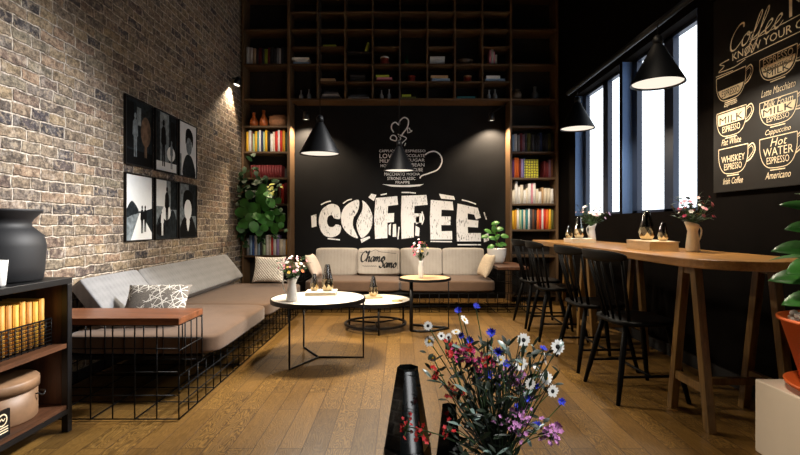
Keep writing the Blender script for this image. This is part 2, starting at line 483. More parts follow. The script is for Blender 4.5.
# ------------------------------------------------------------------ room shell
XL, XR, YF, YB, ZC = -2.36, 2.36, -1.8, 7.42, 5.2
struct(MB().box((XL-.2, YF-.2, -.1), (XR+.3, YB+.2, 0)).build('floor', M_floor))
struct(MB().box((XL-.2, YF-.2, ZC), (XR+.3, YB+.2, ZC+.1)).build('ceiling', M_ceil))
struct(MB().box((XL-.2, YF-.2, 0), (XL, YB+.2, ZC)).build('wall_left', M_brick))
struct(MB().box((XL, YB, 0), (XR, YB+.2, ZC)).build('wall_back', M_dark))
struct(MB().box((XL, YF-.2, 0), (XR, YF, ZC)).build('wall_front', M_darkwall))
W0, W1 = 1.26, 2.87
ops_ = [(3.81, 5.10), (5.16, 6.47)]
wr = MB()
wr.box((XR, YF-.2, 0), (XR+.16, YB+.2, W0)).box((XR, YF-.2, W1), (XR+.16, YB+.2, ZC))
wr.box((XR, YF-.2, W0), (XR+.16, 3.81, W1)).box((XR, 5.10, W0), (XR+.105, 5.16, W1)).box((XR, 6.47, W0), (XR+.16, YB+.2, W1))
struct(wr.build('wall_right', M_darkwall))
for i, (a, b) in enumerate(ops_):
    # slim side linings of the opening, blue skylight put into their colour
    t = MB()
    t.box((XR+.002, b-.008, W0), (XR+.105, b, W1)).box((XR+.002, a, W0), (XR+.105, a+.008, W1))
    struct(t.build('trim_%d' % (i+1), M_reveal))
    m0, m1 = ((4.33, 4.48) if i == 0 else (5.69, 5.83))
    f = MB(); x0, x1 = XR+.105, XR+.158
    for p, q in ((a, a+.05), (m0, m1), (b-.11, b)): f.box((x0, p, W0), (x1, q, W1))
    for p, q in ((W0, W0+.03), (W1-.03, W1)): f.box((x0, a, p), (x1, b, q))
    w = struct(f.build('window_%d' % (i+1), M_framew))
    for p, q in ((a+.05, m0), (m1, b-.11)):
        MB().box((XR+.150, p, W0+.03), (XR+.156, q, W1-.03)).build('window_pane', M_glass, w)
struct(MB().box((XR-.015, YF, 0), (XR, 7.05, .10)).build('baseboard_right', M_dark))
struct(MB().box((XL, YF, 0), (XL+.012, 7.05, .08)).build('baseboard_left', M_dark))

# ------------------------------------------------------------------ bookcases
ZS = [.686, 1.07, 1.452, 1.835, 2.22, 2.60, 3.0]      # shelf tops of the two side cases
YBF = 7.07
def tall_case(name, label, x0, x1, upper):
    root = thing(name, label, 'bookcase', ((x0+x1)/2, (YBF+7.4)/2, 0))
    ox, oy = root.location.x, root.location.y
    def bx(n, lo, hi, m): return MB().box((lo[0]-ox, lo[1]-oy, lo[2]), (hi[0]-ox, hi[1]-oy, hi[2])).build(n, m, root, bevel=.003)
    bx('side_panel', (x0, YBF, 0), (x0+.03, 7.385, 5.05), M_shelfz)
    bx('side_panel', (x1-.04, YBF, 0), (x1, 7.385, 5.05), M_shelfz)
    bx('back_panel', (x0+.03, 7.385, 0), (x1-.04, 7.4, 5.05), M_shelfback)
    for z in [.1]+ZS+upper: bx('shelf', (x0+.03, YBF+.004, z-.028), (x1-.04, 7.385, z), M_shelf)
    bx('top_board', (x0, YBF, 5.05), (x1, 7.4, 5.08), M_shelf)
    return root
UP = [3.515, 4.03, 4.545]
tall_case('bookcase', 'tall open oak bookcase against the brick wall', -2.335, -1.622, UP)
tall_case('bookcase', 'tall open oak bookcase in the dark corner behind the bar table', 1.622, 2.335, UP)
# overhead grid of pigeonholes
GX = [-1.622+.4055*i for i in range(9)]
GZ = [3.0, 3.256, 3.515, 3.77, 4.03, 4.288, 4.545, 4.80, 5.05]
g = thing('bookcase', 'wide overhead pigeonhole bookcase above the blackboard', 'bookcase', (0, 7.235, 2.972))
def gb(n, lo, hi, m): return MB().box((lo[0], lo[1]-7.235, lo[2]-2.972), (hi[0], hi[1]-7.235, hi[2]-2.972)).build(n, m, g, bevel=.002)
gb('bottom_board', (-1.62, YBF-.004, 2.972), (1.62, 7.385, 3.0), M_shelf)
gb('back_panel', (-1.62, 7.386, 2.972), (1.62, 7.4, 5.08), M_shelfback)
gb('top_board', (-1.62, YBF, 5.05), (1.62, 7.385, 5.08), M_shelf)
for x in GX[1:-1]: gb('divider', (x-.011, YBF, 3.0), (x+.011, 7.385, 5.05), M_shelfz)
missing = {(0, 3.256), (2, 3.77), (4, 3.77), (6, 3.77)}
for c in range(8):
    for z in GZ[1:-1]:
        if (c, z) in missing: continue
        gb('shelf', (GX[c]+.0115, YBF+.004, z-.022), (GX[c+1]-.0115, 7.384, z), M_shelf)
gb('shelf', (GX[2]+.0115, YBF+.06, 3.70), (GX[3]-.0115, 7.384, 3.715), M_shelfback)

# ------------------------------------------------------------------ books
_bc = {}
COLS = {'yellow': (226, 176, 42), 'golden': (204, 146, 40), 'white': (226, 222, 216), 'cream': (218, 206, 184), 'maroon': (112, 28, 34), 'lime': (178, 190, 62),
 'teal': (44, 120, 124), 'navy': (34, 46, 84), 'black': (24, 24, 26), 'red': (196, 44, 34), 'orange': (222, 106, 38), 'pale green': (168, 190, 150), 'pale blue': (150, 178, 204),
 'charcoal': (56, 56, 60), 'purple': (98, 56, 110), 'lilac': (160, 140, 190), 'blue': (62, 96, 160), 'brown': (112, 66, 40), 'grey': (138, 136, 134), 'mauve': (128, 92, 108), 'dark red': (98, 22, 24), 'olive': (96, 96, 44), 'tan': (190, 156, 116), 'pink': (214, 132, 150), 'dark green': (34, 60, 40)}
def bookmat(c):
    if c not in _bc: _bc[c] = plain(c.replace(' ', '_')+'_book_cloth', COLS[c], .6, 0, .1, 40)
    return _bc[c]
def book_mesh(t, h, d):
    """upright book: t along x, spine facing -y at y=0, depth d in +y"""
    b = MB(); c = min(.004, t*.2)
    b.box((-t/2, 0, 0), (-t/2+c, d, h)).box((t/2-c, 0, 0), (t/2, d, h))
    b.tube([(0, c*1.2+.001, 0), (0, c*1.2+.001, h)], t/2*.98, 8)
    b.box((-t/2+c, t/2*.6, .003), (t/2-c, d-.004, h-.003), mi=1)
    return b
ORD = ['first', 'second', 'third', 'fourth', 'fifth', 'sixth', 'seventh', 'eighth', 'ninth', 'tenth', 'eleventh', 'twelfth', 'thirteenth', 'fourteenth', 'fifteenth', 'sixteenth', 'seventeenth', 'eighteenth']
def shelf_row(spec, x0, x1, z, where, group, shared=None, y=7.12):
    tot = sum(s[1] for s in spec); x = x0; k = 0; n = sum(1 for s in spec if s[0])
    for col, w, h in spec:
        W = (x1-x0)*w/tot
        if col:
            o = book_mesh(W*.93, h, .19).build('book', [bookmat(col), M_paper], loc=(x+W/2, y+random.uniform(0, .02)+W/2, z+.001))
            lab = shared or ('%s upright book, %s from the left %s' % (col, ORD[k], where))
            if not shared and k == n-1: lab = '%s upright book, the rightmost one %s' % (col, where)
            tag(o, lab, 'book', group); k += 1
        x += W
LX0, LX1 = -2.29, -1.68
shelf_row([('yellow', 1, .30), ('white', 1.2, .32), ('maroon', .5, .30), ('pale green', .8, .27), ('yellow', 1.1, .31), ('teal', .7, .30), ('white', .8, .32), ('navy', 1, .31), ('pale green', .6, .30), ('yellow', 1, .33), ('black', 1.3, .30), ('white', 1, .27), ('cream', .8, .3), ('red', 1.3, .31), ('white', .8, .33), ('red', 1, .32), ('golden', 1.1, .34), ('dark green', .9, .29)],
          LX0, LX1, ZS[4], 'on the shelf under the orange vases', 'books on the shelf under the orange vases')
shelf_row([('dark red', 1, .19)]*12, LX0+.06, LX1-.08, ZS[3], '', 'dark red volumes on the left bookcase', 'dark red volume from the uniform set on the bookcase by the brick wall')
shelf_row([('dark red', 1, .31), ('red', 1, .29), ('maroon', 1.2, .31)], LX1-.13, LX1+.0, ZS[2], 'beside the climbing shelf plant', 'red books beside the shelf plant')
shelf_row([('grey', 1, .26), ('pale blue', 1, .3), ('blue', .6, .29), ('white', .9, .31), ('pale blue', 1.1, .28), ('charcoal', .5, .3), ('pale green', 1.2, .24), ('white', 1, .3), ('cream', .8, .3), ('red', .5, .28), ('white', 1.2, .31), ('lilac', .8, .29), ('cream', 1.2, .24), ('white', 1, .23), ('golden', .5, .23)],
          LX0, LX1, ZS[0], 'on the shelf below the climbing plant', 'books on the shelf below the climbing plant')
RX0, RX1 = 1.665, 2.285
shelf_row([('yellow', 1.1, .28), ('golden', .9, .29), ('white', 1, .31), ('pale green', .9, .29), ('teal', .7, .30), ('cream', .9, .29), ('teal', 1, .29), ('white', .8, .31), ('charcoal', 1, .3), ('brown', .8, .3), ('black', 1, .29), ('orange', 1, .31), ('red', .9, .30), ('white', .7, .31), ('red', 1, .31), ('orange', 1.2, .3), ('yellow', 1, .31), ('olive', .9, .29)],
          RX0, RX1, ZS[1], 'in the bottom row above the plant', 'colourful books on the lowest shelf of the corner bookcase')
shelf_row([('cream', 1, .2), ('white', 1, .33), ('white', .8, .25), ('cream', 1, .28), ('white', .8, .2), ('cream', .7, .23), ('white', 1.1, .3), ('pink', .5, .3), ('white', 1, .31), ('cream', .8, .22), ('white', 1, .18), ('tan', .7, .24), ('cream', 1.2, .23), ('cream', 1, .23), ('white', 1, .22)],
          RX0, RX1, ZS[2], 'in the pale row of the corner bookcase', 'pale books in the corner bookcase')
shelf_row([('purple', 1, .27), ('orange', .8, .3), ('orange', 1.2, .3), ('maroon', .8, .28), ('lilac', 1, .28), ('blue', .7, .29), ('white', .6, .27), (None, 7.0, 0), ('dark red', 1.2, .25), ('maroon', 1, .23), ('mauve', 1, .27), ('brown', 1, .29)],
          RX0, RX1, ZS[3], 'beside the yellow patterned box', 'books beside the yellow patterned box')
shelf_row([('pale blue', 1, .26), ('white', 1, .27), ('grey', 1, .25), ('maroon', 1, .28), ('mauve', .8, .26), ('charcoal', 1, .28), ('olive', 1.4, .28), ('charcoal', 1.2, .26), ('black', 1, .27), ('charcoal', 1, .25), ('navy', 1, .29), ('black', 1.2, .27), ('charcoal', 1, .26), ('olive', 1, .28), ('black', 1, .27)],
          RX0, RX1, ZS[4], 'above the yellow patterned box', 'dim books on the top filled shelf of the corner bookcase')
shelf_row([('white', 1, .27), ('white', 1, .26), ('tan', 1, .25), ('charcoal', .7, .24), ('maroon', 1.2, .26), ('charcoal', .7, .25), ('lime', 1, .24), ('maroon', .8, .26), ('black', 1, .27), ('charcoal', 1, .25), ('grey', .8, .26), ('white', .5, .25), ('charcoal', 1, .27), ('black', 1, .27)],
          LX0, LX1, 3.515, 'in the dim row above the brick wall spotlight', 'dim books high on the bookcase by the brick wall')

def pot_prof(pts, wall=.006):
    """open vessel: outer profile then inner wall"""
    return pts+[(max(r-wall, .001), z) for r, z in pts[::-1][:-1]]+[(0, pts[0][1]+wall if len(pts) else 0)]
def vessel(prof, n=24, wall=.005):
    inner = [(max(r-wall, .0015), z) for r, z in reversed(prof)]
    inner[-1] = (inner[-1][0], prof[0][1]+wall)
    return MB().lathe([(0, prof[0][1])]+list(prof)+inner+[(0, prof[0][1]+wall)], n)

# yellow patterned box
t = NT('yellow_lattice_print'); v = t.coord((1, 1, 1))
vo = t.new('ShaderNodeTexVoronoi', feature='DISTANCE_TO_EDGE'); vo.inputs['Scale'].default_value = 26; vo.inputs['Randomness'].default_value = .25; t.link(v, vo.inputs['Vector'])
t.base(t.ramp(vo.outputs['Distance'], [(.08, (30, 34, 16)), (.16, (206, 196, 40))])); t.set(.6)
tag(MB().box((-.105, 0, 0), (.105, .17, .27)).build('storage_box', t.m, loc=(1.955, 7.13, ZS[3]+.001), bevel=.004),
    'yellow and black patterned box among books in the corner bookcase', 'box')
# orange vases + woven bundle on the upper left shelf
M_ovase = plain('amber_ceramic', (176, 92, 42), .35)
for dx, h, lab in ((-.17, .22, 'amber bottle vase nearest the brick wall on the top lit shelf'), (.005-.03, .255, 'taller amber bottle vase beside the woven bundle')):
    s_ = h/.24
    tag(vessel([(.045, 0), (.062, .03*s_), (.066, .07*s_), (.05, .12*s_), (.026, .16*s_), (.02, .19*s_), (.026, .225*s_), (.021, .24*s_)]).build('vase', M_ovase, loc=(-2.02+dx, 7.2, ZS[5]+.001)), lab, 'vase', 'amber vases on the bookcase')
t = MB()
rr = random.Random(3)
for k in range(26):
    a0 = rr.uniform(0, 2*PI); r0 = rr.uniform(.05, .095); zz = rr.uniform(.03, .15); tl = rr.uniform(-.35, .35)
    t.tube([(1.35*r0*math.cos(a0+q*.7), .8*r0*math.sin(a0+q*.7), .02+max(0, zz+tl*r0*math.sin(q*.7))) for q in range(8)], .009, 6)
t.lathe([(0, .002), (.08, .002), (.11, .04), (.12, .09), (.10, .15), (0, .155)], 20, M=Matrix.Diagonal((1.15, .8, 1, 1)))
tag(t.build('woven_bundle', plain('dry_willow', (164, 116, 82), .8, 0, .25, 40), loc=(-1.835, 7.2, ZS[5]+.001)), 'round bundle of woven willow beside the amber vases', 'basket')

# ------------------------------------------------------------------ things in the overhead pigeonholes
def cell(c): return (GX[c]+GX[c+1])/2
def px2x(px, Y=7.12): return (px-CX)/F*Y
def flat_book(px0, px1, z, th, col, lab, group, y=7.11):
    w = px2x(px1)-px2x(px0)
    b = MB(); c = .004
    b.box((0, 0, 0), (w, .2, c)).box((0, 0, th-c), (w, .2, th)).box((0, 0, c), (w, .012, th-c)).box((.004, .012, c), (w-.004, .196, th-c), mi=1)
    return tag(b.build('book', [bookmat(col), M_paper], loc=(px2x(px0), y, z+.001)), lab, 'book', group)
def stack(items, z, where, group):
    zz = z
    for i, (p0, p1, th, col) in enumerate(items):
        pos = 'only book' if len(items) == 1 else ('lowest' if i == 0 else 'topmost' if i == len(items)-1 else 'middle')
        flat_book(p0, p1, zz, th, col, ('%s book lying flat %s' % (col, where)) if len(items) == 1 else '%s %s book of the stack %s' % (pos, col, where), group)
        zz += th+.001
gl = 'books lying in the pigeonholes'
stack([(293, 309, .035, 'pale blue'), (295, 307, .03, 'white'), (292, 309, .035, 'white')], 3.515, 'above the leftmost pair of bottles', gl)
stack([(323, 336, .035, 'lime')], 3.77, 'alone in a high pigeonhole', gl)
stack([(320, 335, .05, 'tan')], 3.256, 'alone above the charcoal stack', gl)
stack([(320, 341, .04, 'charcoal'), (322, 339, .035, 'grey'), (324, 338, .03, 'charcoal')], 3.0, 'next to the leftmost pair of bottles', gl)
stack([(348, 369, .035, 'grey'), (350, 368, .03, 'charcoal')], 3.0, 'under the dark storage box', gl)
stack([(376, 393, .035, 'maroon'), (377, 392, .03, 'pink'), (376, 389, .035, 'lime')], 3.256, 'below the white lidded red tin', gl)
stack([(401, 416, .035, 'olive'), (402, 411, .03, 'lime')], 3.0, 'right beside the middle pair of bottles', gl)
stack([(432, 450, .05, 'pale blue'), (431, 448, .045, 'tan')], 3.256, 'below the white cube box', gl)
stack([(457, 475, .04, 'teal')], 3.0, 'in the bottom row of pigeonholes', gl)
stack([(485, 505, .045, 'pale blue'), (486, 500, .045, 'white')], 3.256, 'above the rightmost pair of bottles', gl)
# leaning yellow book
b = book_mesh(.03, .135, .17)
tag(b.build('book', [bookmat('lime'), M_paper], loc=(px2x(365.5), 7.14, 3.7225), rot=(0, .30, 0)), 'yellow-green book leaning in a tall pigeonhole', 'book', gl)
shelf_row([('pink', 1, .22), ('white', 1, .24), ('pink', .7, .2), ('white', 1, .15)], px2x(489.5), px2x(497.5), 3.515, 'standing in the pigeonhole column nearest the bar', 'pink and white books in a pigeonhole')
# bottle pairs
bot = [(.024, 0), (.03, .02), (.03, .06), (.012, .095), (.010, .13), (.013, .145)]
M_bot = plain('grey_bottle_glass', (128, 130, 132), .2)
for pxs, w in (((300.5, 308.5), 'leftmost pair'), ((381.5, 389), 'middle pair'), ((489.5, 495.5), 'rightmost pair')):
    for px, s_, nm in ((pxs[0], 1, 'slimmer'), (pxs[1], 1.08, 'slightly taller')):
        tag(vessel([(r*s_*1.05, z*s_) for r, z in bot], 16, .003).build('bottle', M_bot, loc=(px2x(px), 7.16, 3.001)), '%s grey bottle of the %s in the bottom pigeonholes' % (nm, w), 'bottle', 'small grey bottles in the pigeonholes')
M_redtin = plain('red_tin_paint', (132, 46, 34), .4)
def tin(px, z, r, h, lab, lidm):
    o = thing('tin', lab, 'tin', (px2x(px), 7.17, z+.001), 0, 'tins in the pigeonholes')
    MB().lathe([(0, 0), (r*.92, 0), (r, .01), (r, h-.02), (0, h-.02)], 20).build('body', M_redtin, o)
    MB().lathe([(0, h-.0195), (r*1.04, h-.0195), (r*1.04, h), (0, h)], 20).build('lid', lidm, o)
tin(384.5, 3.515, .065, .12, 'red tin with pale lid above the pink and yellow book stack', M_white)
tin(411.5, 3.256, .055, .10, 'dark red tin in the pigeonhole over the olive books', M_redtin)
tin(468, 3.256, .058, .10, 'dark red tin with tan lid in the pigeonhole over the teal book', plain('tan_lid', (160, 130, 96), .5))
tag(MB().box((0, 0, 0), (.22, .16, .12)).box((.0, -.002, .10), (.22, .162, .121)).build('storage_box', plain('white_card', (206, 204, 200), .8), loc=(px2x(430), 7.12, 3.516), bevel=.004), 'white cube box in a pigeonhole above the tan book', 'box')
tag(MB().box((0, 0, 0), (.22, .16, .10)).box((-.003, -.003, .085), (.223, .163, .105)).build('storage_box', plain('dark_card', (46, 40, 36), .8), loc=(px2x(350), 7.12, 3.257), bevel=.004), 'dark storage box in a pigeonhole above grey books', 'box')
tag(vessel([(.06, 0), (.09, .02), (.125, .07), (.13, .075)], 24).build('bowl', plain('dark_bronze_bowl', (58, 46, 34), .5), loc=(px2x(465.5), 7.2, 3.516)), 'dark shallow bowl in a tall pigeonhole', 'bowl')
tag(vessel([(.028, 0), (.036, .02), (.036, .07), (.012, .10), (.011, .15)], 16, .003).build('bottle', plain('green_bottle_glass', (34, 84, 56), .15), loc=(px2x(406.5), 7.17, 3.516)), 'green glass bottle in a tall pigeonhole', 'bottle')
tag(vessel([(.05, 0), (.075, .03), (.08, .08), (.06, .12), (.035, .14), (.045, .155)], 20).build('vase', plain('dim_stoneware', (92, 76, 60), .6), loc=(px2x(517.5), 7.18, 3.001)), 'round stoneware vase high in the corner bookcase', 'vase')
tag(vessel([(.035, 0), (.055, .05), (.05, .10), (.02, .15), (.03, .2)], 20).build('vase', plain('dim_stoneware_grey', (84, 84, 86), .6), loc=(px2x(536), 7.18, 3.001)), 'slim grey vase high in the corner bookcase', 'vase')

# ------------------------------------------------------------------ blackboard with chalk drawing
bbd = tag(MB().box((-1.618, 7.396, .0), (1.618, 7.418, 2.97)).build('blackboard', M_chalkbg), 'large blackboard with white chalk coffee cup and lettering above the sofa', 'blackboard')
YC = 7.394
def C3(px, py, w=0): p = at(px, py, YC-w); return p
def chalk_poly(mb, pts):
    mb.flat([(u, v) for u, v in pts], lambda u, v: Vector(((u-CX)/F*YC, YC, EYE-(v-HY)/F*YC)))
c3 = lambda u, v: Vector(((u-CX)/F*YC, YC, EYE-(v-HY)/F*YC))
c3b = lambda u, v: Vector(((u-CX)/F*YC, YC-.001, EYE-(v-HY)/F*YC))
def Z4(pts): return [(300+x/3.25, 110+y/3.25) for x, y in pts]
def smooth_poly(pts, n=4):
    P = list(pts)+[pts[0]]
    pp = [P[-2]]+P+[P[1]]
    out = []
    for i in range(1, len(pp)-2):
        p0, p1, p2, p3 = pp[i-1], pp[i], pp[i+1], pp[i+2]
        for k in range(n):
            q = k/n
            out.append(tuple(.5*((2*p1[j])+(-p0[j]+p2[j])*q+(2*p0[j]-5*p1[j]+4*p2[j]-p3[j])*q*q+(-p0[j]+3*p1[j]-3*p2[j]+p3[j])*q**3) for j in (0, 1)))
    return out
letters = {
 'C': (1, [(128, 318), (131, 352), (112, 352), (104, 342), (92, 346), (88, 362), (94, 378), (108, 380), (116, 372), (133, 378), (128, 402), (104, 414), (80, 408), (66, 388), (61, 358), (70, 326), (92, 308), (112, 306)]),
 'bean half': (1, [(190, 292), (168, 298), (146, 314), (134, 340), (136, 372), (150, 396), (172, 412), (188, 416), (181, 398), (172, 376), (174, 352), (186, 332), (192, 312)]),
 'bean half b': (1, [(202, 294), (214, 302), (228, 322), (236, 350), (232, 380), (220, 402), (202, 416), (194, 408), (186, 388), (184, 366), (192, 346), (202, 326), (204, 306)]),
 'F': (0, [(246, 286), (316, 280), (319, 308), (286, 312), (285, 336), (306, 335), (305, 364), (284, 366), (284, 416), (244, 419), (241, 350)]),
 'F b': (0, [(330, 279), (411, 276), (415, 308), (372, 312), (371, 336), (398, 336), (397, 366), (370, 366), (370, 414), (330, 419), (328, 340)]),
 'E': (0, [(425, 292), (496, 298), (499, 326), (460, 324), (459, 346), (490, 346), (489, 374), (459, 374), (460, 394), (494, 393), (495, 421), (424, 421), (422, 350)]),
 'E b': (0, [(512, 304), (578, 318), (588, 350), (572, 356), (566, 340), (545, 336), (545, 356), (580, 360), (578, 382), (545, 380), (546, 400), (588, 400), (588, 427), (510, 427), (508, 360)]),
}
for nm, (sm, pts) in letters.items():
    mb = MB(); P = Z4(pts); mb.flat(smooth_poly(P) if sm else P, c3)
    bmesh.ops.triangulate(mb.bm, faces=mb.bm.faces[:], ngon_method='EAR_CLIP')
    o = mb.build('bean_letter_half' if 'bean' in nm else 'chalk_letter', M_chalks, bbd)
for quad in ([(36, 344), (53, 338), (54, 378), (38, 382)], [(222, 284), (232, 272), (248, 276), (240, 296)], [(288, 374), (296, 368), (294, 408), (288, 404)], [(302, 372), (312, 370), (313, 412), (301, 412)],
             [(376, 350), (388, 344), (388, 366), (377, 372)], [(376, 376), (389, 384), (387, 410), (374, 408)],
             [(452, 272), (500, 280), (504, 292), (458, 288)], [(196, 420), (226, 410), (228, 416), (200, 432)], [(596, 406), (612, 400), (614, 424), (598, 430)]):
    dash = MB(); dash.flat(Z4(quad), c3); dash.build('chalk_accent', M_chalks, bbd)
for ln in ([(90, 418), (130, 422)], [(68, 308), (84, 300), (100, 296)], [(140, 304), (154, 294), (168, 290)], [(330, 268), (352, 268), (376, 270)], [(526, 292), (550, 298), (572, 306)], [(598, 332), (606, 356)], [(396, 330), (402, 352), (396, 372)],
           [(424, 427), (494, 428)], [(512, 438), (588, 438)], [(262, 276), (282, 272)], [(318, 420), (322, 380)]):
    dash = MB(); dash.ribbon(Z4(ln), 1.2, c3, 4); dash.build('chalk_accent', M_chalks, bbd)
cup = MB()
def Z5(pts): return [(375+x/5.35, 110+y/5.35) for x, y in pts]
for st, w in (([(268, 240), (290, 226), (322, 222), (350, 242), (358, 278), (336, 318), (290, 338), (250, 352), (240, 366)], 1.3),
              ([(100, 120), (88, 98), (92, 76), (110, 66), (128, 80), (132, 60), (156, 40), (178, 54), (174, 90), (150, 124), (138, 142)], 1.25),
              ([(122, 130), (150, 140), (168, 152), (150, 172), (138, 186)], 1.0), ([(120, 186), (122, 168), (138, 154), (126, 140)], .9), ([(158, 192), (164, 176)], .9),
              ([(112, 166), (84, 156), (88, 138), (104, 136), (116, 150), (112, 166)], 1.1), ([(176, 124), (174, 100), (184, 98), (188, 108), (198, 112), (180, 122)], .9)):
    cup.ribbon(Z5(st), w, c3, 6)
sau = Z5([(38, 397), (90, 400), (150, 402), (210, 400), (262, 396), (240, 407), (190, 412), (140, 412), (90, 410)])
cup.flat(sau, c3); bmesh.ops.triangulate(cup.bm, faces=[f for f in cup.bm.faces if len(f.verts) > 4], ngon_method='EAR_CLIP')
cup.build('chalk_cup_outline', M_chalk, bbd)
for txt, x0, x1, y0, y1 in (('CAPPUCCINO', 22, 150, 226, 212), ('ESPRESSO', 164, 270, 226, 212), ('LOVE', 24, 106, 258, 234), ('CHOCOLATE', 130, 266, 252, 236),
                            ('MILK', 26, 80, 282, 264), ('& SUGAR', 150, 266, 276, 260), ('HOT', 30, 74, 306, 290), ('BEAN', 196, 264, 302, 284), ('CUBE', 204, 256, 328, 310),
                            ('MACCHIATO', 50, 160, 352, 334), ('MOCHA', 170, 240, 350, 336), ('STRONG CLASSIC', 66, 216, 374, 358), ('FRAPPE', 110, 186, 394, 380)):
    (a, b), (c, d) = Z5([(x0, y0)])[0], Z5([(x1, y1)])[0]
    words = MB(); put_text(words, txt, a, c, b, d, c3, .0); words.build('chalk_word', M_chalk, bbd)
# ------------------------------------------------------------------ posters on the brick wall (generic black and white scenes)
M_pl = [plain('print_white', (236, 240, 242), .7, 0, .02, 30, .1), plain('print_mid', (118, 128, 134), .7, 0, .5, 22, .1), plain('print_dark', (30, 36, 40), .7, 0, .7, 22, .1), plain('print_black', (10, 11, 13), .7, 0, .1, 18, .1), plain('print_warm', (112, 92, 76), .7, 0, .5, 14, .1)]
PW, PH = .48, .655
def fig(mb, x, y, h, mi, lean=0.0):
    """plain standing person silhouette, feet at (x,y)"""
    w = h*.16
    body = [(-.5, 0), (-.12, 0), (0, .42), (.12, 0), (.5, 0), (.55, .45), (.95, .5), (.8, .78), (.3, .86), (-.3, .86), (-.8, .78), (-.95, .5), (-.55, .45)]
    mb.append(([(x+a*w+lean*b*h, y+b*h) for a, b in body], mi))
    mb.append(([(x+lean*h+.42*w*math.cos(k*PI/5), y+h*.93+h*.07*math.sin(k*PI/5)) for k in range(10)], mi))
def rect(a, b, c, d): return [(a, b), (c, b), (c, d), (a, d)]
def circ(x, y, r, ry=None, n=16): return [(x+r*math.cos(2*PI*k/n), y+(ry or r)*math.sin(2*PI*k/n)) for k in range(n)]
S1 = [(rect(0, 0, 1, 1), 2), (rect(0, 0, 1, .22), 3), (rect(.04, .25, .3, .95), 3), (rect(.62, .3, .98, .95), 2), (circ(.75, .55, .2, .24), 4), (rect(.4, .62, .56, .9), 1)]
fig(S1, .34, .12, .68, 1); fig(S1, .74, .14, .5, 4)
S2 = [(rect(0, 0, 1, 1), 1), (rect(0, 0, 1, .16), 0), (rect(0, .16, .2, 1), 2), (rect(.62, .16, 1, 1), 2), (rect(.7, .3, .92, .9), 3), (circ(.72, .32, .2, .13), 0)]
fig(S2, .36, .08, .8, 3); fig(S2, .74, .06, .5, 1)
S3 = [(rect(0, 0, 1, 1), 0), (smooth_poly([(.2, 0), (.28, .3), (.5, .42), (.78, .34), (.95, .0)]), 2), (circ(.56, .58, .17, .17), 1), (smooth_poly([(.36, .6), (.38, .86), (.6, .92), (.8, .8), (.78, .58), (.68, .7), (.5, .74)]), 3), (rect(.0, 0, .12, .4), 1)]
S4 = [(rect(0, 0, 1, 1), 0), ([(0, 0), (.18, 0), (.5, .42), (.0, .46)], 1), ([(.55, .43), (1, .1), (1, .5)], 2), (smooth_poly([(0, .44), (.2, .6), (.42, .5), (.45, .42), (.2, .38), (0, .34)]), 2), (rect(.0, .42, 1, .445), 2)]
fig(S4, .6, .1, .44, 3); fig(S4, .72, .12, .42, 3)
S5 = [(rect(0, 0, 1, 1), 1), (rect(0, .55, .5, 1), 0), (smooth_poly([(0, 0), (.2, .4), (.5, .3), (.8, .5), (1, .3), (1, 0)]), 2), (circ(.5, .45, .2, .14), 0), (rect(.7, .5, 1, 1), 2), (circ(.25, .15, .2, .12), 3)]
fig(S5, .52, .2, .7, 3); fig(S5, .3, .05, .45, 0)
S6 = [(rect(0, 0, 1, 1), 1), (rect(.55, .4, 1, 1), 2), (smooth_poly([(.05, 0), (.15, .3), (.45, .4), (.8, .34), (.98, .0)]), 3), (circ(.5, .52, .22, .2), 0), (smooth_poly([(.22, .52), (.24, .82), (.5, .9), (.78, .8), (.76, .55), (.66, .68), (.4, .7)]), 3), (smooth_poly([(.4, .3), (.5, .1), (.6, .3), (.5, .36)]), 0)]
labs = ['dark framed print of pale figures, top row nearest the cabinet', 'framed street print with a dark standing figure, middle of the top row', 'framed pale portrait print, top row nearest the corner bookcase',
        'framed print of two walkers on a white road, below the dark print', 'framed print of a crowded scene, middle of the bottom row', 'framed dark-coated portrait print, bottom row nearest the corner bookcase']
for i, S in enumerate((S1, S2, S3, S4, S5, S6)):
    row, col = divmod(i, 3)
    ya = [4.094, 4.594, 5.089][col]; W = [.455, .455, .442][col]
    z0 = (1.665 if row == 0 else .996) ; H = .60
    root = thing('framed_print', labs[i], 'picture', (XL+.001, ya+W/2, z0), 0, 'framed black and white prints on the brick wall')
    fr = MB(); e = .012
    fr.box((0, -W/2, 0), (.022, W/2, e)).box((0, -W/2, H-e), (.022, W/2, H)).box((0, -W/2, e), (.022, -W/2+e, H-e)).box((0, W/2-e, e), (.022, W/2, H-e)).box((0, -W/2+e, e), (.012, W/2-e, H-e))
    fr.build('frame', M_black, root)
    p = MB()
    for k, (poly, mi) in enumerate(S):
        n0 = len(p.bm.faces)
        p.flat([(min(max(a, 0), 1), min(max(b, 0), 1)) for a, b in poly], lambda u, v: Vector((.0135+k*.0002, -W/2+e+(W-2*e)*u, e+(H-2*e)*v)))
        p.bm.faces.ensure_lookup_table(); p.bm.faces[-1].material_index = mi
    bmesh.ops.triangulate(p.bm, faces=[f for f in p.bm.faces if len(f.verts) > 4], ngon_method='EAR_CLIP')
    p.build('print', M_pl, root)

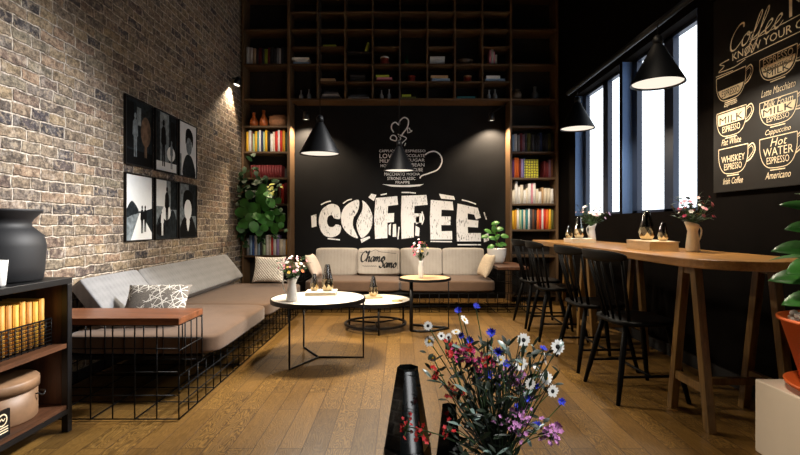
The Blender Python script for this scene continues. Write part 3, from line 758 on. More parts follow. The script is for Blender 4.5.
# ------------------------------------------------------------------ lamps
M_glow = glow('lamp_diffuser_glow', (255, 240, 220), 1.1)
M_spotglow = glow('spot_lens_glow', (255, 244, 226), 3.0)
LAMPS = []
def pendant(p, ztop, label, power):
    root = thing('pendant_lamp', label, 'lamp', p, 0, 'black cone pendant lamps')
    r = .172
    MB().lathe([(.03, .27), (.036, .262), (r, .008), (r+.002, 0), (r-.004, 0), (.032, .254), (0, .255)], 48).build('shade', M_shade, root)
    MB().lathe([(0, .2705), (.03, .2705), (.032, .30), (.026, .325), (.012, .335), (0, .336)], 24).build('socket_cap', M_shade, root)
    MB().lathe([(0, .0105), (r-.012, .0105), (r-.012, .014), (0, .014)], 48).build('diffuser', M_glow, root)
    MB().tube([(0, 0, .337), (0, 0, ztop-p[2])], .004, 8).build('cord', M_wire, root)
    LAMPS.append((Vector(p)+Vector((0, 0, -.012)), r-.02, power))
pendant(tuple(at(320, 154.3, 4.1)), ZC, 'black cone pendant lamp over the large round coffee table', 58)
pendant(tuple(at(399.3, 171, 5.3)), ZC, 'black cone pendant lamp hanging in front of the chalk coffee cup', 34)
RAILX, RAILZ = 1.80, 2.55
pendant(tuple(at(657.5, 84, 3.3)), RAILZ-.022, 'large black cone pendant lamp before the windows, nearest the menu board', 26)
pendant(tuple(at(577.3, 129, 4.95)), RAILZ-.022, 'black cone pendant lamp at the far end of the bar table', 20)
r_ = thing('lamp_rail', 'long black lamp rail carrying the pendants over the bar table', 'rail', (RAILX, 4.6, RAILZ))
MB().tube([(0, -2.6, 0), (0, .55, 0)], .022, 12).build('pipe', M_shade, r_)
for y in (-2.2, .53): MB().tube([(.016, y, .016), (XR-RAILX+.001, y, .40)], .008, 8).build('wall_bracket', M_black, r_)

def wall_spot(px, py, Y, label, aim, base, power, ang, name='wall_spotlight'):
    p = at(px, py, Y); d = (Vector(aim)-p).normalized()
    root = thing(name, label, 'spotlight', p, 0, 'small black spotlights')
    q = d.to_track_quat('Z', 'Y').to_matrix().to_4x4()
    MB().lathe([(0, -.10), (.03, -.10), (.042, -.085), (.05, .02), (.046, .02), (.044, .008), (0, .008)], 24, M=q).build('lamp_head', M_black, root)
    MB().lathe([(0, .0085), (.043, .0085), (.043, .0115), (0, .0115)], 24, M=q).build('lens', M_spotglow, root)
    b = Vector(base)-p; k = -d*.085
    MB().tube([k, k*.5+b*.5, b], .009, 8).build('arm', M_black, root)
    return p+d*.03, d, power, ang
SPOTS = []
a_ = at(237, 83, 6.75)
SPOTS.append(wall_spot(237, 84, 6.7, 'black spotlight high on the brick wall beside the bookcase', (-2.36, 6.62, 2.75), (XL+.002, 6.75, 3.2), 80, 95))
SPOTS.append(wall_spot(306, 118.5, 7.2, 'small spotlight in the blackboard niche corner near the brick wall', (-1.43, 7.25, 1.9), (-1.60, 7.25, 2.96), 220, 130))
SPOTS.append(wall_spot(491.5, 119.5, 7.2, 'small spotlight in the blackboard niche corner near the bar', (1.43, 7.25, 1.9), (1.60, 7.25, 2.96), 220, 130))

# ------------------------------------------------------------------ menu board
BX = 2.33
mbd = thing('menu_sign', 'black coffee menu board with cream drawings of cups on the dark wall', 'menu board', (XR, 2.95, 1.38))
MB().box((-.028, -.78, 0), (-.001, .62, 1.42)).build('board', M_boardbg, mbd)
def mp_(u, v, d=.0295): return Vector((-d, .65-u, v-1.38))
m1 = lambda u, v: mp_(u, v); m2 = lambda u, v: mp_(u, v, .0302)
tt = MB()
script(tt, 'Coffee', .19, 2.362, .075, .014, m1, .28, (.7, .3), 1.22)
put_text(tt, 'M', .725, .87, 2.385, 2.54, m1, 0); put_text(tt, 'enu', .885, 1.16, 2.385, 2.49, m1, 0)
tt.build('title_lettering', M_goldprint, mbd)
sb = MB(); put_text(sb, 'KNOW YOUR COFFEE', .235, 1.05, 2.292, 2.343, m1, 0)
for pts in ([(.40, 2.366), (1.2, 2.375)], [(.28, 2.272), (1.2, 2.272)], [(.09, 2.26), (.15, 2.285), (.10, 2.31), (.2, 2.315)], [(.09, 2.255), (.25, 2.245), (.36, 2.262)], [(.06, 2.232), (.24, 2.225)]):
    sb.ribbon(pts, .005, m1, 4)
sb.build('subtitle_lettering', M_goldprint, mbd)
def bowl_pts(u0, u1, z0, z1, f=1.0):
    w = u1-u0; h = z1-z0
    L = []
    for k in range(13):
        q = k/12.0; L.append((u0+w*(.5-.5*math.cos(PI*q)), 0))
    pts = [(u0, z1)]
    for k in range(0, 17):
        a = PI+PI*k/16; pts.append((u0+w/2+w/2*math.copysign(abs(math.cos(a))**.55, math.cos(a)), z0+h*.72+h*.72*math.copysign(abs(math.sin(a))**1.15, math.sin(a))))
    pts.append((u1, z1)); return pts
def cup_band(mb, u0, u1, z0, z1, za, zb):
    """the slice of the cup between heights za, zb"""
    P = bowl_pts(u0+.012, u1-.012, z0+.012, z1)
    def xs(z):
        L = []; 
        for a, b in zip(P, P[1:]):
            if (a[1]-z)*(b[1]-z) <= 0 and abs(a[1]-b[1]) > 1e-9: L.append(a[0]+(b[0]-a[0])*(z-a[1])/(b[1]-a[1]))
        return (min(L), max(L)) if L else (u0+.1, u1-.1)
    n = 6
    for k in range(n):
        a = za+(zb-za)*k/n; b = za+(zb-za)*(k+1)/n
        (l0, r0), (l1, r1) = xs(a), xs(b)
        mb.flat([(l0, a), (r0, a), (r1, b), (l1, b)], m1)
CUPS = [(.065, .365, 2.03, 2.215, [('ESPRESSO', .16, .42, 1)], 'Espresso', 2.0, 'l'),
        (.07, .37, 1.775, 1.955, [('MILK', .52, .80, 2), ('ESPRESSO', .17, .42, 0)], 'Flat White', 1.735, 'l'),
        (.09, .385, 1.505, 1.69, [('WHISKEY', .45, .70, 0), ('ESPRESSO', .16, .40, 0)], 'Irish Coffee', 1.455, 'l'),
        (.49, .785, 2.055, 2.21, [('ESPRESSO', .66, .95, 0), ('Steamed', .44, .62, 2), ('MILK', .16, .40, 1)], 'Latte Macchiato', 1.985, 'r'),
        (.49, .785, 1.77, 1.93, [('Milk Foam', .72, .98, 0), ('MILK', .42, .68, 1), ('ESPRESSO', .14, .36, 0)], 'Cappuccino', 1.725, 'r'),
        (.49, .785, 1.50, 1.695, [('Hot', .70, .95, 0), ('WATER', .40, .66, 0), ('ESPRESSO', .14, .36, 0)], 'Americano', 1.455, 'r')]
for (u0, u1, z0, z1, rows, cap, zc, side) in CUPS:
    h = z1-z0; w = u1-u0
    o = MB()
    o.ribbon(bowl_pts(u0, u1, z0, z1), .005, m1, 2)
    o.ribbon([(u0, z1), (u1, z1)], .006, m1, 2)
    o.ribbon([(u0+w*.3, z0-.012), (u1-w*.3, z0-.012)], .007, m1, 2)
    hs = 1
    o.ribbon([(u1, z1-.02), (u1+.045, z1-.005), (u1+.065, z1-.05), (u1+.03, z1-.10), (u1-.012, z0+h*.36)], .008, m1, 6)
    o.ribbon([(u1, z1-.035), (u1+.035, z1-.022), (u1+.048, z1-.052), (u1+.02, z1-.085), (u1-.006, z0+h*.45)], .004, m1, 6)
    dark = MB()
    for txt, a, b, st in rows:
        za, zb = z0+h*a, z0+h*b
        shrink = .10 if a > .35 else .2
        tgt = o
        if st in (1, 2):
            if st == 1: cup_band(o, u0, u1, z0, z1, za-h*.05, zb+h*.05)
            else: cup_band(o, u0, u1, z0, z1, za-h*.04, z1-.012 if txt == 'MILK' else zb+h*.04)
            put_text(dark, txt, u0+w*shrink, u1-w*shrink, za, zb, m2, 0, .25 if txt == 'Steamed' else 0)
        else:
            script_like = txt in ('Milk Foam', 'Hot')
            put_text(o, txt, u0+w*(shrink if txt != 'Hot' else .3), u1-w*(shrink if txt != 'Hot' else .25), za, zb, m1, 0, .3 if script_like else 0)
    L = {'Espresso': .13, 'Flat White': .20, 'Irish Coffee': .20, 'Latte Macchiato': .27, 'Cappuccino': .20, 'Americano': .20}[cap]
    put_text(o, cap, (u0+u1)/2-L/2, (u0+u1)/2+L/2, zc-.022, zc+.022, m1, 0, .35)
    o.build('cup_drawing', M_goldprint, mbd)
    if len(dark.bm.verts): dark.build('cup_lettering', M_ink, mbd)
    else: dark.bm.free()

# ------------------------------------------------------------------ wire sofas
def grid_face(mb, o, u, v, nu, nv, r=.0042, skipu=()):
    o, u, v = Vector(o), Vector(u), Vector(v)
    for i in range(nu+1): mb.tube([o+u*(i/nu), o+u*(i/nu)+v], r, 6)
    for j in range(nv+1): mb.tube([o+v*(j/nv), o+v*(j/nv)+u], r, 6)
# left sofa: x -2.33..-1.25, y 2.80..6.05
ls = thing('wire_sofa', 'long wire-framed sofa with taupe seat against the brick wall', 'sofa', (-1.80, 4.43, 0))
LO = Vector((1.80, -4.43, 0))
def lsb(mb): bmesh.ops.translate(mb.bm, vec=LO, verts=mb.bm.verts[:]); return mb
XA, XF_, YN, YE = -2.32, -1.29, 2.80, 6.05
w = MB()
grid_face(w, (XA, YN, .012), (XF_-XA, 0, 0), (0, 0, .548), 8, 4)
grid_face(w, (XF_, YN, .012), (0, YE-YN, 0), (0, 0, .25), 25, 3)
grid_face(w, (XF_, YN, .262), (0, .33, 0), (0, 0, .298), 4, 2)
grid_face(w, (XA, YE, .012), (XF_-XA, 0, 0), (0, 0, .25), 8, 3)
grid_face(w, (XA, YN, .012), (0, YE-YN, 0), (0, 0, .60), 20, 4)
grid_face(w, (XA, YN, .012), (XF_-XA, 0, 0), (0, YE-YN, 0), 4, 12)
grid_face(w, (XA+.02, 3.125, .27), (XF_-XA-.02, 0, 0), (0, 0, .28), 8, 2)
lsb(w).build('wire_frame', M_wire, ls)
lsb(MB().box((XA+.01, YN-.012, .562), (XF_+.006, 3.13, .602))).build('armrest', M_walnut, ls, bevel=.004)
lsb(MB().box((XA+.02, 3.15, .262), (-1.30, 5.92, .285))).build('seat_deck', M_black, ls)
for y0, y1 in ((3.14, 4.385), (4.392, 5.93)):
    mb = MB(); cushion_mesh(mb, 1.02, y1-y0, .145, T(-1.715, (y0+y1)/2, .357), 14, .6)
    lsb(mb).build('seat_cushion', M_seat, ls)
for y0, y1 in ((3.30, 4.02), (4.03, 6.10)):
    mb = MB(); cushion_mesh(mb, .36, y1-y0, .105, T(-2.13, (y0+y1)/2, .602) @ R(math.radians(-128), 'Y'), 14, .3, 26)
    lsb(mb).build('back_cushion', M_back, ls)
# back sofa: x -1.66..1.66, y 6.15..7.03
bs = thing('wire_sofa', 'wire-framed sofa below the blackboard with wooden arm shelves', 'sofa', (0, 6.6, 0))
BO = Vector((0, -6.6, 0))
def bsb(mb): bmesh.ops.translate(mb.bm, vec=BO, verts=mb.bm.verts[:]); return mb
w = MB()
grid_face(w, (-1.64, 6.2, .012), (3.28, 0, 0), (0, 0, .235), 26, 3)
for sx in (-1, 1):
    grid_face(w, (sx*1.64, 6.2, .012), (0, .8, 0), (0, 0, .54), 7, 4)
    grid_face(w, (sx*1.28, 6.2, .262), (0, .8, 0), (0, 0, .29), 7, 2)
    grid_face(w, (sx*1.28, 6.2, .262), (sx*.36, 0, 0), (0, 0, .29), 3, 2)
grid_face(w, (-1.64, 7.0, .012), (3.28, 0, 0), (0, 0, .54), 26, 4)
grid_face(w, (-1.64, 6.2, .012), (3.28, 0, 0), (0, .8, 0), 16, 4)
bsb(w).build('wire_frame', M_wire, bs)
bsb(MB().box((-1.22, 6.22, .248), (1.22, 6.98, .268))).build('seat_deck', M_black, bs)
for sx in (-1, 1):
    bsb(MB().box((min(sx*1.262, sx*1.66), 6.19, .557), (max(sx*1.262, sx*1.66), 7.02, .595))).build('arm_shelf', M_walnuty, bs, bevel=.004)
for x0, x1 in ((-1.235, -.003), (.003, 1.235)):
    mb = MB(); cushion_mesh(mb, x1-x0, .80, .155, T((x0+x1)/2, 6.575, .345), 14, .6)
    bsb(mb).build('seat_cushion', M_seat, bs)
for k in range(4):
    xc = -.9075+.605*k
    mb = MB(); cushion_mesh(mb, .598, .13, .40, T(xc, 6.93, .605) @ R(math.radians(-9), 'X'), 14, .4, 22)
    bsb(mb).build('back_cushion', M_backb, bs)

# ------------------------------------------------------------------ throw pillows
def pillow(name, label, w, h, th, M, mat, extra=None, group=None):
    mb = MB(); cushion_mesh(mb, w, h, th, Matrix.Identity(4), 16, pillow=True)
    o = mb.build(name, mat); o.matrix_world = M
    return tag(o, label, 'pillow', group)
# line-pattern pillow
t = NT('grey_line_pattern_cloth'); v = t.coord((1, 1, 1))
acc = None
for ang, fr_, ph in ((.35, 19, 0), (1.15, 17, .4), (2.0, 18, .7), (2.75, 15, .2), (.75, 14, .55)):
    mpn = t.new('ShaderNodeMapping'); mpn.inputs['Rotation'].default_value = (0, 0, ang); mpn.inputs['Scale'].default_value = (fr_, fr_, fr_); mpn.inputs['Location'].default_value = (ph, 0, 0)
    t.link(v, mpn.inputs['Vector']); sx = t.new('ShaderNodeSeparateXYZ'); t.link(mpn.outputs[0], sx.inputs[0])
    fx = t.math('ABSOLUTE', t.math('SUBTRACT', t.math('FRACT', sx.outputs['X']), .5))
    ln = t.math('LESS_THAN', fx, .03)
    gate = t.math('GREATER_THAN', t.noise(v, 4+fr_*.2, 1), .43)
    ln = t.math('MULTIPLY', ln, gate)
    acc = ln if acc is None else t.math('MAXIMUM', acc, ln)
t.base(t.mix(acc, t.ramp(t.noise(v, 200, 2), [(.3, (88, 84, 80)), (.7, (128, 121, 113))]), lin((226, 222, 212)))); t.set(.95, 0, .2); M_lines = t.m
pillow('throw_pillow', 'dark grey pillow with white crossing lines, behind the walnut armrest', .44, .29, .13, T(-1.745, 3.44, .588) @ R(.10, 'Z') @ R(math.radians(52), 'X'), M_lines)
M_knit = NT('cream_knit'); v = M_knit.coord((1, 1, 1), rot=(0, 0, .785))
w1 = M_knit.new('ShaderNodeTexWave', bands_direction='X'); w1.inputs['Scale'].default_value = 14; w1.inputs['Distortion'].default_value = 1.5; M_knit.link(v, w1.inputs['Vector'])
w2 = M_knit.new('ShaderNodeTexWave', bands_direction='Y'); w2.inputs['Scale'].default_value = 14; w2.inputs['Distortion'].default_value = 1.5; M_knit.link(v, w2.inputs['Vector'])
hh = M_knit.math('MULTIPLY', w1.outputs['Fac'], w2.outputs['Fac'])
M_knit.base(M_knit.ramp(hh, [(0, (220, 210, 196)), (.5, (246, 241, 232))])); M_knit.bump(hh, .8, .02); M_knit.set(.95, 0, .1); M_knit = M_knit.m
pillow('throw_pillow', 'cream knitted pillow on the far end of the long sofa', .385, .315, .13, T(-1.56, 5.72, .608) @ R(-.12, 'Z') @ R(math.radians(72), 'X'), M_knit)
pillow('throw_pillow', 'pinkish cream pillow leaning on the blackboard sofa end behind the flowers', .32, .34, .12, T(-1.165, 6.48, .592) @ R(-.1, 'Z') @ R(math.radians(66), 'Y'), plain('pale_pink_cloth', (226, 206, 190), .95, 0, .05, 60))
pillow('throw_pillow', 'beige speckled pillow leaning beside the white plant pot', .32, .36, .13, T(1.155, 6.44, .594) @ R(.12, 'Z') @ R(math.radians(-66), 'Y'), plain('beige_speckle_cloth', (204, 186, 160), .95, 0, .25, 90))
# printed lumbar cushion with black script
pc = thing('printed_cushion', 'pale cushion with black script lettering on the blackboard sofa', 'pillow', (-.3025, 6.775, .616))
pc.rotation_euler = (math.radians(-10), 0, 0)
mb = MB(); cushion_mesh(mb, .585, .10, .36, Matrix.Identity(4), 14, .4, 22); mb.build('cushion', M_backb, pc)
pr = MB()
c4 = lambda u, v: Vector(((u-.5)*.585, -.0512, (v-.5)*.36))
def c4u(u, v): return Vector((u-.2925, -.0512, v-.18))
script(pr, 'Chamo', .035, .178, .070, .026, c4u, .2, (.6, .3), .84)
script(pr, 'Samo', .305, .095, .066, .025, c4u, .2, (.6, .3), .78)
pr.ribbon([(.03, .305), (.17, .312), (.25, .345), (.31, .318), (.42, .305), (.54, .29)], .005, c4u, 5)
pr.ribbon([(.07, .115)]+[(.07+.014*k, .115+(.008 if k % 2 else -.008)) for k in range(1, 15)], .006, c4u, 2)
for pts in ([(.02, .08), (.02, .30)], [(.56, .07), (.56, .285)]): pr.ribbon(pts, .0025, c4u, 2)
pr.build('script_lettering', M_ink, pc)
# ------------------------------------------------------------------ coffee tables
ct = thing('coffee_table', 'large round coffee table with white top and thin black wire legs', 'table', (-.70, 4.12, 0))
MB().lathe([(.392, .487), (.402, .487), (.402, .522), (.392, .522)], 64).lathe([(0, .487), (.392, .487), (.392, .50), (0, .50)], 64).build('rim', M_black, ct, smooth=False)
MB().lathe([(0, .5005), (.3915, .5005), (.3915, .519), (0, .519)], 64).build('tabletop', M_tabletop, ct, smooth=False)
for a in (math.radians(244), math.radians(120), math.radians(0)):
    p = Vector((math.cos(a), math.sin(a), 0))*.40; p = p*.965
    MB().tube([(p.x, p.y, .4865), (p.x, p.y, .008), (0, 0, .008)], .0085, 8).build('leg', M_black, ct)
lt = thing('low_table', 'low round table with pale top and black lower ring', 'table', (-.27, 5.3, 0))
MB().lathe([(.378, .285), (.388, .285), (.388, .322), (.378, .322)], 64).lathe([(0, .285), (.378, .285), (.378, .30), (0, .30)], 64).build('rim', M_black, lt, smooth=False)
MB().lathe([(0, .3005), (.3775, .3005), (.3775, .319), (0, .319)], 64).build('tabletop', M_tabletop, lt, smooth=False)
for a in (270+8, 30, 150):
    a = math.radians(a); p = Vector((math.cos(a)*.355, math.sin(a)*.355, 0))
    MB().tube([(p.x, p.y, .2845), (p.x, p.y, 0)], .011, 10).build('leg', M_black, lt)
m_ = MB(); m_.lathe([(.318, .05), (.343, .05), (.343, .07), (.318, .07), (.318, .05)], 64, smooth=False)
for a in (8, 128, 248): m_.tube([(0, 0, .06), (math.cos(math.radians(a-90))*.32, math.sin(math.radians(a-90))*.32, .06)], .009, 8)
m_.build('lower_ring', M_black, lt)
st = thing('side_table', 'small round side table with pale oak top and black legs', 'table', (.27, 5.22, 0))
MB().lathe([(.272, .545), (.284, .545), (.284, .572), (.272, .572)], 56).lathe([(0, .545), (.272, .545), (.272, .555), (0, .555)], 56).build('rim', M_black, st, smooth=False)
MB().lathe([(0, .5555), (.2715, .5555), (.2715, .569), (0, .569)], 56).build('tabletop', M_oaktop, st, smooth=False)
MB().tube([(-.15, -.10, .5445), (-.15, -.10, .016)], .02, 12).build('leg', M_black, st)
MB().tube([(.262, 0.04, .5445), (.262, .04, .012)], .006, 8).build('leg', M_black, st)
MB().tube([(-.15, .22, .012), (-.15, -.10, .012), (-.05, -.14, .012), (.10, -.10, .012), (.262, .04, .012)], .012, 8).tube([(-.15, .22, .012), (.262, .04, .012)], .012, 8).build('foot_bar', M_black, st)

def slab_book(name, lab, cat, loc, size, rz, mat, group=None):
    b = MB(); x, y, z = size
    b.box((-x/2, -y/2, 0), (x/2, y/2, .006)).box((-x/2, -y/2, z-.006), (x/2, y/2, z)).box((-x/2, -y/2, .006), (-x/2+.008, y/2, z-.006))
    b.box((-x/2+.008, -y/2+.006, .006), (x/2-.006, y/2-.006, z-.006), mi=1)
    return tag(b.build(name, [mat, M_paper], loc=loc, rot=(0, 0, rz), bevel=.002), lab, cat, group)
M_bookwhite = plain('white_book_cover', (230, 222, 206), .5, 0, .03)
M_bookkraft = wood('kraft_box', (192, 168, 132), (220, 198, 162), 'y', 1.0, .6)
slab_book('large_book', 'thick white book lying on the large round coffee table', 'book', (-.70, 4.29, .5195), (.27, .21, .035), .05, M_bookwhite)
slab_book('large_book', 'thin tan book lying on the low round table', 'book', (-.32, 5.42, .3195), (.22, .17, .018), .3, M_bookkraft)
MB_ = MB().lathe([(0, 0), (.055, 0), (.058, .004), (.058, .008), (0, .008)], 32)
tag(MB_.build('coaster', plain('cork_coaster', (196, 164, 118), .8), loc=(-.03, 5.17, .3195)), 'round cork coaster on the low round table', 'coaster')

def gem_vase(lab, loc, h, r, cone=None, base=None, rz=0.0, group='faceted gold and smoked glass vases', n=8):
    """faceted lower half, plain tapering upper half open at the top"""
    root = thing('faceted_vase', lab, 'vase', loc, rz, group)
    hb = h*.46
    MB().lathe([(0, 0), (r*.62, 0), (r*.95, hb*.30), (r*1.0, hb*.62), (r*.88, hb)], n, smooth=False, twist=True).build('faceted_base', base or M_gold, root)
    prof = [(r*.865, hb+.0003), (r*.82, hb+h*.05), (r*.40, h*.985), (r*.40, h)]
    inner = [(r*.36, h), (r*.36, h*.98), (r*.76, hb+h*.06), (r*.76, hb+.004)]
    MB().lathe(prof+inner, n*2 if n > 6 else n, smooth=(n > 6)).build('upper_cone', cone or M_smoke, root)
    return root
ZB = .5195+.0355
gem_vase('larger smoked vase with gold facets on the white book', (-.645, 4.27, ZB), .235, .055)
gem_vase('smaller smoked vase with gold facets on the white book', (-.765, 4.29, ZB), .150, .040)
gem_vase('smoked vase with gold facets on the low table', (-.30, 5.40, .3195+.0185), .225, .052)

# ------------------------------------------------------------------ pitchers and small bouquets
def pitcher(lab, loc, h, mat, rz):
    root = thing('pitcher', lab, 'pitcher', loc, rz)
    b = MB(); n = 28
    prof = [(.045, 0), (.047, .01), (.044, .30*h), (.036, .62*h), (.033, .74*h), (.040, .88*h), (.044, h)]
    prof = [(r*h/.2, z) for r, z in prof]
    b.lathe([(0, 0)]+prof+[(r-.0035, z) for r, z in reversed(prof[1:])]+[(0, .012)], n)
    rm = .044*h/.2
    for v in b.bm.verts:               # pull a spout out of the rim on +x, dip towards the handle
        k = max(0, (v.co.z/h-.72)/.28)
        c = v.co.x/rm
        if k > 0:
            if c > .3: v.co.x += k*k*(c-.3)*.03*h/.2
            v.co.z += k*c*.017*h/.2
    b.build('body', mat, root)
    s = h/.2
    MB().tube(spline([(-.034*s, 0, .165*s), (-.062*s, 0, .178*s), (-.078*s, 0, .15*s), (-.066*s, 0, .10*s), (-.040*s, 0, .06*s)], 5), .0055*s, 8).build('handle', mat, root)
    return root
def bouquet(lab, loc, h, spread, blooms, leafm, nleaf, seed, group=None, blossom_r=.012, leafL=.06, mouth=.024):
    """cut flowers standing in a pitcher: loc is the point on the vessel floor"""
    rr = random.Random(seed); root = thing('flower_bouquet', lab, 'flowers', loc, 0, group)
    stems = MB(); leaves = MB()
    hm = h[0]
    def path(tip): return spline([(rr.uniform(-.01, .01), rr.uniform(-.01, .01), .012), (tip[0]*mouth/spread*.9, tip[1]*mouth/spread*.9, hm), tip], 4)
    for k in range(nleaf):
        a = rr.uniform(0, 2*PI); q = rr.random()**.6*spread
        tip = (q*math.cos(a), q*math.sin(a), hm+(h[1]-hm)*rr.uniform(.15, .85))
        P = path(tip); stems.tube(P, .0012, 4)
        for j in (5, 7, 8):
            d = Vector((math.cos(a)+rr.uniform(-.9, .9), math.sin(a)+rr.uniform(-.9, .9), rr.uniform(-.1, .9)))
            if P[j][2] > hm+.01: leaves.leaf(P[j], d, (0, 0, 1), leafL*rr.uniform(.6, 1.2), leafL*rr.uniform(.3, .5), .35, .1, 4)
    for k, (bm_, cnt) in enumerate(blooms):
        for i in range(cnt):
            a = rr.uniform(0, 2*PI); q = spread*rr.random()**.5
            tip = Vector((q*math.cos(a), q*math.sin(a), hm+(h[1]-hm)*(rr.uniform(.45, 1.0)-.25*(q/spread))))
            stems.tube(path(tuple(tip)), .0012, 4)
            f = MB(); ax = Vector((tip.x*3, tip.y*3-.1, .25)).normalized()
            n = 6; e1 = ax.orthogonal().normalized(); e2 = ax.cross(e1); R_ = blossom_r*rr.uniform(.75, 1.25)
            for p in range(n):
                th = 2*PI*p/n; d = e1*math.cos(th)+e2*math.sin(th)
                f.leaf(tip, d+ax*.35, ax, R_*1.25, R_*.95, .2, .1, 3)
            f.ell(tip+ax*R_*.15, R_*.32, 6, 4)
            f.build('blossom', bm_, root, normals=False)
    stems.build('stems', M_stem, root); leaves.build('leaves', leafm, root, normals=False)
    return root
P_pink = plain('pink_petal', (226, 148, 164), .7, 0, .15, 90); P_rose = plain('rose_petal', (196, 62, 96), .7, 0, .2, 90); P_white = plain('white_petal', (240, 236, 230), .7, 0, .04, 90)
P_blush = plain('blush_petal', (232, 196, 194), .7, 0, .1, 90); P_yel = plain('yellow_petal', (228, 190, 92), .7, 0, .12, 90); P_orange = plain('orange_petal', (206, 104, 52), .7, 0, .2, 90)
PZ = .5195
pitcher('slender white pitcher holding flowers on the large coffee table', (-.885, 3.93, PZ), .19, M_white, 0.15)
bouquet('pink and white bouquet in the pitcher on the large coffee table', (-.885, 3.93, PZ+.013), (.17, .385), .135, [(P_pink, 15), (P_blush, 14), (P_white, 17), (P_yel, 3), (P_orange, 1)], M_leafd, 30, 5, None, .0105)
b = MB(); prof = [(.024, 0), (.026, .01), (.030, .07), (.028, .12), (.022, .16), (.026, .185)]
tag(vessel(prof, 24, .003).build('flower_vase', M_white, loc=(.225, 5.18, .5695)), 'slender white vase with flowers on the small oak side table', 'vase')
bouquet('bouquet of rose and cream flowers in the slender white vase', (.225, 5.18, .5695+.006), (.18, .43), .095, [(P_rose, 10), (P_pink, 5), (P_white, 7), (P_yel, 3), (P_blush, 4)], M_leafd, 20, 8, None, .014, .05, .014)

# ------------------------------------------------------------------ bar table
bt = thing('bar_table', 'long oak bar table with rounded end on trestle legs', 'table', (1.905, 4.1, 0))
XT0, XT1, ZT = 1.585, 2.235, .96
rad = (XT1-XT0)/2; yc = 2.40+rad
poly = [(XT0-1.905, 5.75-4.1), (XT1-1.905, 5.75-4.1)]
for k in range(25):
    a = -PI*k/24; poly.append((rad*math.cos(a), yc-4.1+rad*math.sin(a)))
MB().prism(poly, lambda u, v, w: Vector((u, v, ZT-.05+w)), .05).build('tabletop', M_bartop, bt, bevel=.006)
def bar_beam(mb, a, b, wx, wy):
    a, b = Vector(a), Vector(b)
    vs = []
    for p in (a, b):
        for sx, sy in ((-1, -1), (1, -1), (1, 1), (-1, 1)): vs.append(mb.bm.verts.new((p.x+sx*wx/2, p.y+sy*wy/2, p.z)))
    for f in ((3, 2, 1, 0), (4, 5, 6, 7)): mb.bm.faces.new([vs[i] for i in f])
    for i in range(4): mb.bm.faces.new((vs[i], vs[(i+1) % 4], vs[4+(i+1) % 4], vs[4+i]))
def trestle(y, xa=1.71):
    tr = thing('trestle', None, None); tr.parent = bt; tr.location = (0, y-4.1, 0)
    for x in (xa-1.905, 2.16-1.905):
        for s_ in (-1, 1):
            m = MB(); bar_beam(m, (x, s_*.185, 0), (x, s_*.052, ZT-.051), .045, .05); m.build('leg', M_barleg, tr, bevel=.003)
        MB().box((x-.018, -.03, ZT-.10), (x+.018, .03, ZT-.0515)).build('top_block', M_barleg, tr)
        MB().box((x-.015, -.130, .20), (x+.015, .130, .25)).build('crossbar', M_barleg, tr, bevel=.002)
    MB().box((xa+.016-1.905, -.018, .205), (2.144-1.905, .018, .245)).build('stretcher', M_barleg, tr, bevel=.002)
trestle(2.83); trestle(4.40); trestle(5.50, 1.93)

# ------------------------------------------------------------------ spindle chairs (front faces +x)
def chair(label, loc, rz, group):
    root = thing('spindle_chair', label, 'chair', loc, rz, group)
    ZS_ = .52
    P = [( .21*math.copysign(abs(math.cos(a))**.6, math.cos(a)), .225*math.copysign(abs(math.sin(a))**.6, math.sin(a))) for a in [2*PI*k/32 for k in range(32)]]
    mb = MB(); rings = []
    for sc, z in ((.9, ZS_-.034), (1, ZS_-.022), (1, ZS_-.006), (.95, ZS_), (.6, ZS_-.008), (.25, ZS_-.012)):
        rings.append([mb.bm.verts.new((x*sc, y*sc, z)) for x, y in P])
    for a, b in zip(rings, rings[1:]):
        for k in range(32): mb.bm.faces.new((a[k], a[(k+1) % 32], b[(k+1) % 32], b[k])).smooth = True
    mb.bm.faces.new(rings[0][::-1]); mb.bm.faces.new(rings[-1])
    mb.build('seat', M_chair, root)
    feet = {}
    for sx in (-1, 1):
        for sy in (-1, 1):
            a = Vector((sx*.14, sy*.15, ZS_-.03)); b = Vector((sx*.235, sy*.235, 0))
            MB().tube([b, b.lerp(a, .35), b.lerp(a, .7), a], .015, 10, [.013, .018, .019, .015]).build('leg', M_chair, root)
            feet[sx, sy] = (a, b)
    def on(sx, sy, z): a, b = feet[sx, sy]; q = z/a.z; return b.lerp(a, q)
    for sy in (-1, 1): MB().tube([on(-1, sy, .17), on(1, sy, .17)], .009, 8).build('stretcher', M_chair, root)
    MB().tube([(on(-1, -1, .17)+on(1, -1, .17))/2, (on(-1, 1, .17)+on(1, 1, .17))/2], .009, 8).build('stretcher', M_chair, root)
    zt = .93
    for k in range(7):
        q = (k-3)/3.0
        a = Vector((-.175+.05*q*q, q*.165, ZS_-.008)); b = Vector((-.285+.075*q*q, q*.235, zt-.01))
        MB().tube([a, a.lerp(b, .4), b], .008, 8, [.009, .008, .0065] if abs(q) < 1 else [.013, .012, .010]).build('spindle', M_chair, root)
    # curved crest rail
    mb = MB(); prev = None
    for k in range(17):
        q = -1+k/8.0; y = q*.305; x = -.292+.085*q*q; hz = .040*(1-.55*q**4)
        d = Vector((-1, .6*q, 0)).normalized()*.011
        c = Vector((x, y, zt+.012))
        ring = [mb.bm.verts.new(c+d*sx+Vector((-.012*(sz > 0), 0, sz*hz))) for sx, sz in ((1, -1), (1.2, 0), (1, 1), (-1, 1), (-1.2, 0), (-1, -1))]
        if prev:
            for i in range(6): mb.bm.faces.new((prev[i], prev[(i+1) % 6], ring[(i+1) % 6], ring[i])).smooth = True
        else: mb.bm.faces.new(ring)
        prev = ring
    mb.bm.faces.new(prev[::-1])
    mb.build('crest_rail', M_chair, root, subsurf=1)
    return root
